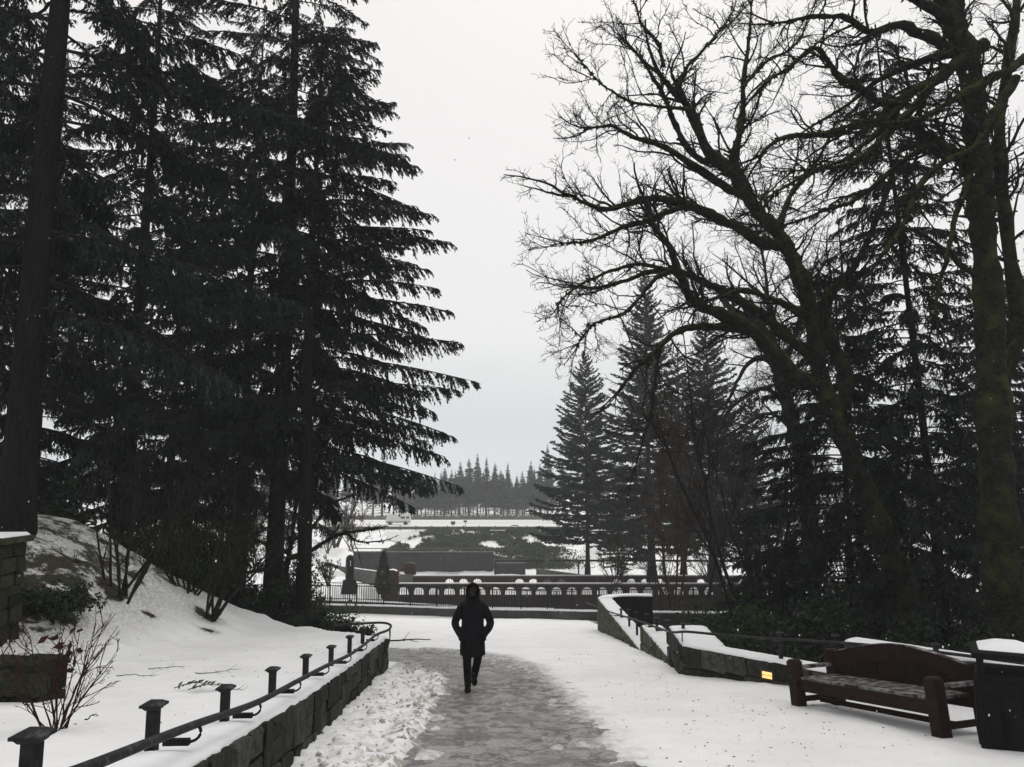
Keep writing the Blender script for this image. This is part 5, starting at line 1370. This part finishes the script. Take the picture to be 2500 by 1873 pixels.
simple_fence('thin pipe railing running right from the dark wall past the broad fir', [(P(1210, 1366, 100).x, 100, P(1210, 1402, 100).z), (P(1500, 1366, 98).x, 98, P(1500, 1402, 98).z), (P(1800, 1370, 95).x, 95, P(1800, 1404, 95).z), (P(2300, 1372, 92).x, 92, P(2300, 1406, 92).z)], 1.7, 30, M['iron'], 'pipe_railing', (1., .93), 0, .07, 5.2)
# curved pale wall at left
cw = [(P(795, 1400, 84).x, 84, P(795, 1372, 84).z), (P(812, 1400, 81).x, 81, P(812, 1374, 81).z), (P(835, 1400, 80).x, 80, P(835, 1382, 80).z), (P(900, 1400, 80).x, 80, P(900, 1392, 80).z), (P(950, 1400, 80.5).x, 80.5, P(950, 1398, 80.5).z), (P(1008, 1400, 81).x, 81, P(1008, 1404, 81).z)]
slab('curved pale concrete pond wall left of the arcades', [(c[0], c[1]) for c in cw], .5, [c[2] for c in cw], 2.2, mt='concrete')
# number pylon
pb = P(853, 1446, 55)
py = thing('pylon', 'brick pylon with rounded top and a white mark on a trapezoid base', 'pylon', (pb.x, 55, pb.z - .05), R(14))
mb = MB(); mb.box((0, 0, .42), (1.10, .75, .90), taper=.80); bevel(build(mb, 'base', M['concrete_dark'], py), .02)
def roundtop(w, d, h, y0, mt, nm, par):
    a = np.linspace(0, math.pi, 12); out = [(-w / 2, 0)] + [(-w / 2 * math.cos(t), h - w / 2 + w / 2 * math.sin(t)) for t in a] + [(w / 2, 0)]
    mb = MB(); mb.loft([[(p[0], y0 - d / 2, p[1]) for p in out], [(p[0], y0 + d / 2, p[1]) for p in out]]); return build(mb, nm, mt, par, loc=(0, 0, .86))
roundtop(.54, .30, 1.66, .16, M['brick'], 'brick_slab', py)
roundtop(.60, .16, 1.72, -.08, M['concrete'], 'frame_slab', py)
roundtop(.44, .03, 1.60, -.172, M['concrete_dark'], 'face_panel', py)
mb = MB(); mb.box((.02, -.20, 2.02), (.05, .02, .34)); mb.box((-.02, -.20, 2.15), (.05, .019, .05), 0); mb.box((.02, -.20, 1.85), (.12, .018, .03)); build(mb, 'white_mark', M['mark'], py)
# pillars
for (u, vb, vt, Y, w, lb) in ((957, 1432, 1391, 68, 1.05, 'squat brick gate pillar with snow on its rounded top, left of the arcades'), (1001, 1425, 1374, 82, 1.15, 'taller round-topped brick pillar behind the snowy one')):
    b = P(u, vb, Y); tp = P(u, vt, Y); h = tp.z - b.z
    t = thing('brick_pillar', lb, 'pillar', (b.x, Y, b.z - 1.5)); a = np.linspace(0, math.pi, 10); hh = h + 1.5
    out = [(-w / 2, 0), (-w / 2, hh - .35)] + [(-w * .55 * math.cos(q), hh - .35 + .35 * math.sin(q)) for q in a] + [(w / 2, hh - .35), (w / 2, 0)]
    mb = MB(); mb.loft([[(p[0], -.4, p[1]) for p in out], [(p[0], .4, p[1]) for p in out]]); build(mb, 'shaft', M['brick'], t)
    mb = MB(); mb.loft([[(-w * .5 * math.cos(q), yy_, hh - .34 + .38 * math.sin(q)) for q in a[1:-1]] for yy_ in (-.38, .38)], cap=True); build(mb, 'snow_cap', M['snow'] if Y < 70 else M['concrete'], t)
# conical green shrub
cs_ = P(935, 1442, 62); mb = MB(); n = 2600; q = rng.random(n) ** 1.3; rr_ = .75 * (1 - q) ** .8 * (.6 + .4 * np.minimum(1, q * 5)) * rng.random(n) ** .5; a = rng.uniform(0, 6.28, n)
C = np.stack([rr_ * np.cos(a), rr_ * np.sin(a), q * 3.2], 1)
t = thing('conical_shrub', 'narrow conical green conifer shrub left of the snowy pillar', 'shrub', (cs_.x, 62, cs_.z - .3))
leaves(mb, C, np.stack([np.cos(a), np.sin(a), np.full(n, .9)], 1) + rng.normal(size=(n, 3)) * .3, .22, .08); o = build(mb, 'foliage', mat('shrub_green', (.05, .065, .03), .8, .3, 2, 0), t); o['kind'] = 'stuff'
link('trunk', trunk_mesh(2.8, .06, .02, 0, 6, name='trunk'), None, t)
# lamp on thin post and board in mid distance, left
# ------------------------------------------------------------------ ivy bank
n = 80000
bx_ = rng.uniform(-30, 14, n); by = rng.uniform(117, 147, n)
vv = vnoise(bx_, by, .30, 71); v2 = vnoise(bx_ * .6, by * 1.2, .5, 73)
uu = 1250 + FPX * bx_ / by
left_edge = -24.5 + (by - 118) * .32
keepm = (bx_ > left_edge) & (bx_ < 8 + rng.normal(size=n) * 2) & ((vv < .60) | (by < 124)) & (v2 > .24)
bx_ = bx_[keepm]; by = by[keepm]; n = len(bx_)
mb = MB(); C = np.stack([bx_, by, terrain(bx_, by) + rng.uniform(0, .35, n)], 1)
leaves(mb, C, rng.normal(size=(n, 3)) + np.array([0, -.3, .5]), rng.uniform(.25, .6, n), rng.uniform(.15, .35, n))
tag(build(mb, 'ivy', M['ivy']), 'green ivy and brush covering the bank below the road', kind='stuff')
# ------------------------------------------------------------------ road
rdm = MB(); xs_ = np.linspace(-260, 260, 60); ys_ = np.linspace(149, 192, 8); RX, RY = np.meshgrid(xs_, ys_); ii = (np.arange(7)[:, None] * 60 + np.arange(59)[None]).ravel()
rdm.add(np.stack([RX, RY, terrain(RX, RY) + .045], -1).reshape(-1, 3), np.stack([ii, ii + 1, ii + 61, ii + 60], 1))
M['road'] = mat('snowy_road', (.42, .42, .40), .7, .1, .12, .1, 3, col2=(.74, .74, .71), mid=.46, width=.14, stretch=(.1, 1, 1))
tag(build(rdm, 'road', M['road']), 'snow covered highway beyond the bank', kind='structure')
gd = thing('guardrail', 'dark guardrail on posts along the near edge of the far road', 'guardrail')
mb = MB(); mb.box((0, 0, .40), (.22, .2, .95)); me = mb.mesh('post'); me.materials.append(M['steel'])
for i in range(90):
    o = bpy.data.objects.new('post', me); COL.objects.link(o); o.parent = gd; o.location = (-130 + i * 2.95, 147.3, -6.62)
for zz_ in (.46,):
    mb = MB(); mb.loft([[(q, 147.1, -6.62 + zz_ - .26), (q, 147.0, -6.62 + zz_ - .12), (q, 147.1, -6.62 + zz_), (q, 147.0, -6.62 + zz_ + .12), (q, 147.1, -6.62 + zz_ + .26), (q, 147.16, -6.62 + zz_ + .26), (q, 147.16, -6.62 + zz_ - .26)] for q in np.linspace(-130, 136, 40)]); build(mb, 'rail', M['steel'], gd)
gd2 = thing('guardrail', 'low barrier with brown verge along the far edge of the road', 'guardrail')
mb = MB(); mb.loft([[(q, 193, -6.7), (q, 193, -5.95), (q, 193.3, -5.95), (q, 193.3, -6.7)] for q in np.linspace(-200, 200, 60)]); build(mb, 'rail', M['steel'], gd2)
mb = MB(); n = 12000; x = rng.uniform(-130, 150, n); y = rng.uniform(195, 204, n); leaves(mb, np.stack([x, y, np.full(n, -6.75)], 1), rng.normal(size=(n, 3)) * .4 + np.array([0, 0, 1.]), rng.uniform(.4, 1.3, n), .3)
tag(build(mb, 'dry_grass', mat('dry_grass', (.09, .075, .045), .9, .3, 1, 0)), 'strip of dry grass between road and far conifers', kind='stuff')
# van
vp = P(973, 1283, 168)
van = thing('camper_van', 'white camper van driving along the snowy far road', 'van', (vp.x, 168, -6.55), 0)
prof = [(-2.6, .35), (-2.62, 1.0), (-2.45, 1.6), (-2.25, 2.05), (-1.9, 2.28), (2.3, 2.28), (2.5, 2.1), (2.52, .35)]
mb = MB(); mb.loft([[(p[0], -.95, p[1]) for p in prof], [(p[0], .95, p[1]) for p in prof]]); bevel(build(mb, 'body', M['white_paint'], van), .08, 2)
for (a, b, c, d) in ((.55, 1.45, 1.3, 1.75), (1.75, 2.35, 1.3, 1.75)):
    mb = MB(); mb.box(((a + b) / 2, -.965, (c + d) / 2), (b - a, .03, d - c)); build(mb, 'window', M['glass'], van)
mb = MB(); mb.box((-2.40, -.55, 1.35), (.24, .7, .45)); build(mb, 'windscreen', M['glass'], van)
for s_ in (-1.75, 1.55):
    for yy_ in (-.93, .93):
        w = build((lambda m_: (tube(m_, [(0, -.12, 0), (0, .12, 0)], .36, 14), m_)[1])(MB()), 'wheel', M['rubber'], van, loc=(s_, yy_, .36))
mb = MB(); mb.box((.3, 0, 2.36), (1.3, .9, .14), taper=.85); build(mb, 'roof_box', M['white_paint'], van)
mb = MB(); mb.box((.1, 0, 2.30), (4.3, 1.75, .05)); build(mb, 'roof_snow', M['snow'], van)
mb = MB(); mb.box((0, -.97, .62), (5.0, .02, .12)); build(mb, 'trim', M['steel'], van)
# signs by the road
for (u, v, w, h, lb) in ((1106, 1277, .85, .62, 'small dark board sign at the road edge, left of its twin'), (1136, 1273, .68, .36, 'small dark sign on a single post at the road edge, right of its twin')):
    p = P(u, v, 152); t = thing('road_sign', lb, 'sign', (p.x, 152, -6.62))
    mb = MB(); mb.box((0, 0, p.z + 6.62), (w, .05, h)); build(mb, 'board', M['sign_dark'], t)
    mb = MB(); mb.box((0, .05, (p.z + 6.62) / 2), (.10, .08, p.z + 6.62)); build(mb, 'post', M['sign_dark'], t)
p = P(1265, 1322, 135); t = thing('street_sign', 'thin pole with a flat arm left of the broad fir', 'sign', (p.x, 135, p.z))
q = P(1265, 1283, 135); mb = MB(); mb.box((0, 0, (q.z - p.z) / 2), (.12, .12, q.z - p.z)); build(mb, 'pole', M['sign_dark'], t)
mb = MB(); mb.box((-.5, 0, q.z - p.z), (1.0, .1, .16)); build(mb, 'arm', M['sign_dark'], t)
p = P(1335, 1390, 96); t = thing('notice_sign', 'small pale notice on a post by the ramp wall under the broad fir', 'sign', (p.x, 96, p.z - .2))
mb = MB(); mb.box((0, 0, .75), (.08, .08, 1.5)); build(mb, 'post', M['steel'], t); mb = MB(); mb.box((0, -.06, 1.5), (.5, .04, .8)); build(mb, 'board', M['concrete'], t)
# bench-like rail on the ivy bank
p = P(1215, 1296, 140); t = thing('low_rail', 'short snow-topped rail standing on the ivy bank below the guardrail', 'rail', (p.x, 140, p.z - .25))
mb = MB(); mb.box((0, 0, .35), (2.8, .3, .10)); build(mb, 'snow_cap', M['snow'], t); mb = MB(); mb.box((0, 0, .24), (2.8, .25, .10)); build(mb, 'beam', M['steel'], t)
for s_ in (-1.1, 0, 1.1):
    mb = MB(); mb.box((s_, 0, 0), (.15, .15, .5)); build(mb, 'post', M['steel'], t)
# ------------------------------------------------------------------ falling snow
mb = MB(); n = 1500
yy = rng.uniform(2.5, 30, n); C = np.stack([rng.uniform(-.75, .75, n) * yy, yy, rng.uniform(-.3, .75, n) * yy + 1.6], 1)
C = C[C[:, 2] > terrain(C[:, 0], C[:, 1]) + .1]; n = len(C)
o6 = np.array([(1, 0, 0), (-1, 0, 0), (0, 1, 0), (0, -1, 0), (0, 0, 1.5), (0, 0, -1.5)])
s6 = rng.uniform(.002, .0042, n)
V = C[:, None] + o6[None] * s6[:, None, None]; F = np.array([(0, 2, 4), (2, 1, 4), (1, 3, 4), (3, 0, 4), (2, 0, 5), (1, 2, 5), (3, 1, 5), (0, 3, 5)])
mb.add(V.reshape(-1, 3), (np.arange(n)[:, None, None] * 6 + F[None]).reshape(-1, 3))
tag(build(mb, 'falling_snow', M['snow'], smooth=True), 'small snowflakes drifting down', kind='stuff')
# ------------------------------------------------------------------ haze
hz = MB(); hz.box((0, 470, 12), (900, 1060, 56)); ho = build(hz, 'haze', None)
hm = bpy.data.materials.new('haze'); hm.use_nodes = True; t = hm.node_tree; t.nodes.clear()
oo = t.nodes.new('ShaderNodeOutputMaterial'); pv_ = t.nodes.new('ShaderNodeVolumePrincipled')
pv_.inputs['Color'].default_value = (.93, .96, .98, 1); pv_.inputs['Density'].default_value = HAZE; pv_.inputs['Anisotropy'].default_value = .2
t.links.new(pv_.outputs[0], oo.inputs['Volume']); ho.data.materials.clear(); ho.data.materials.append(hm)
tag(ho, 'pale snowy haze in the air', kind='stuff')
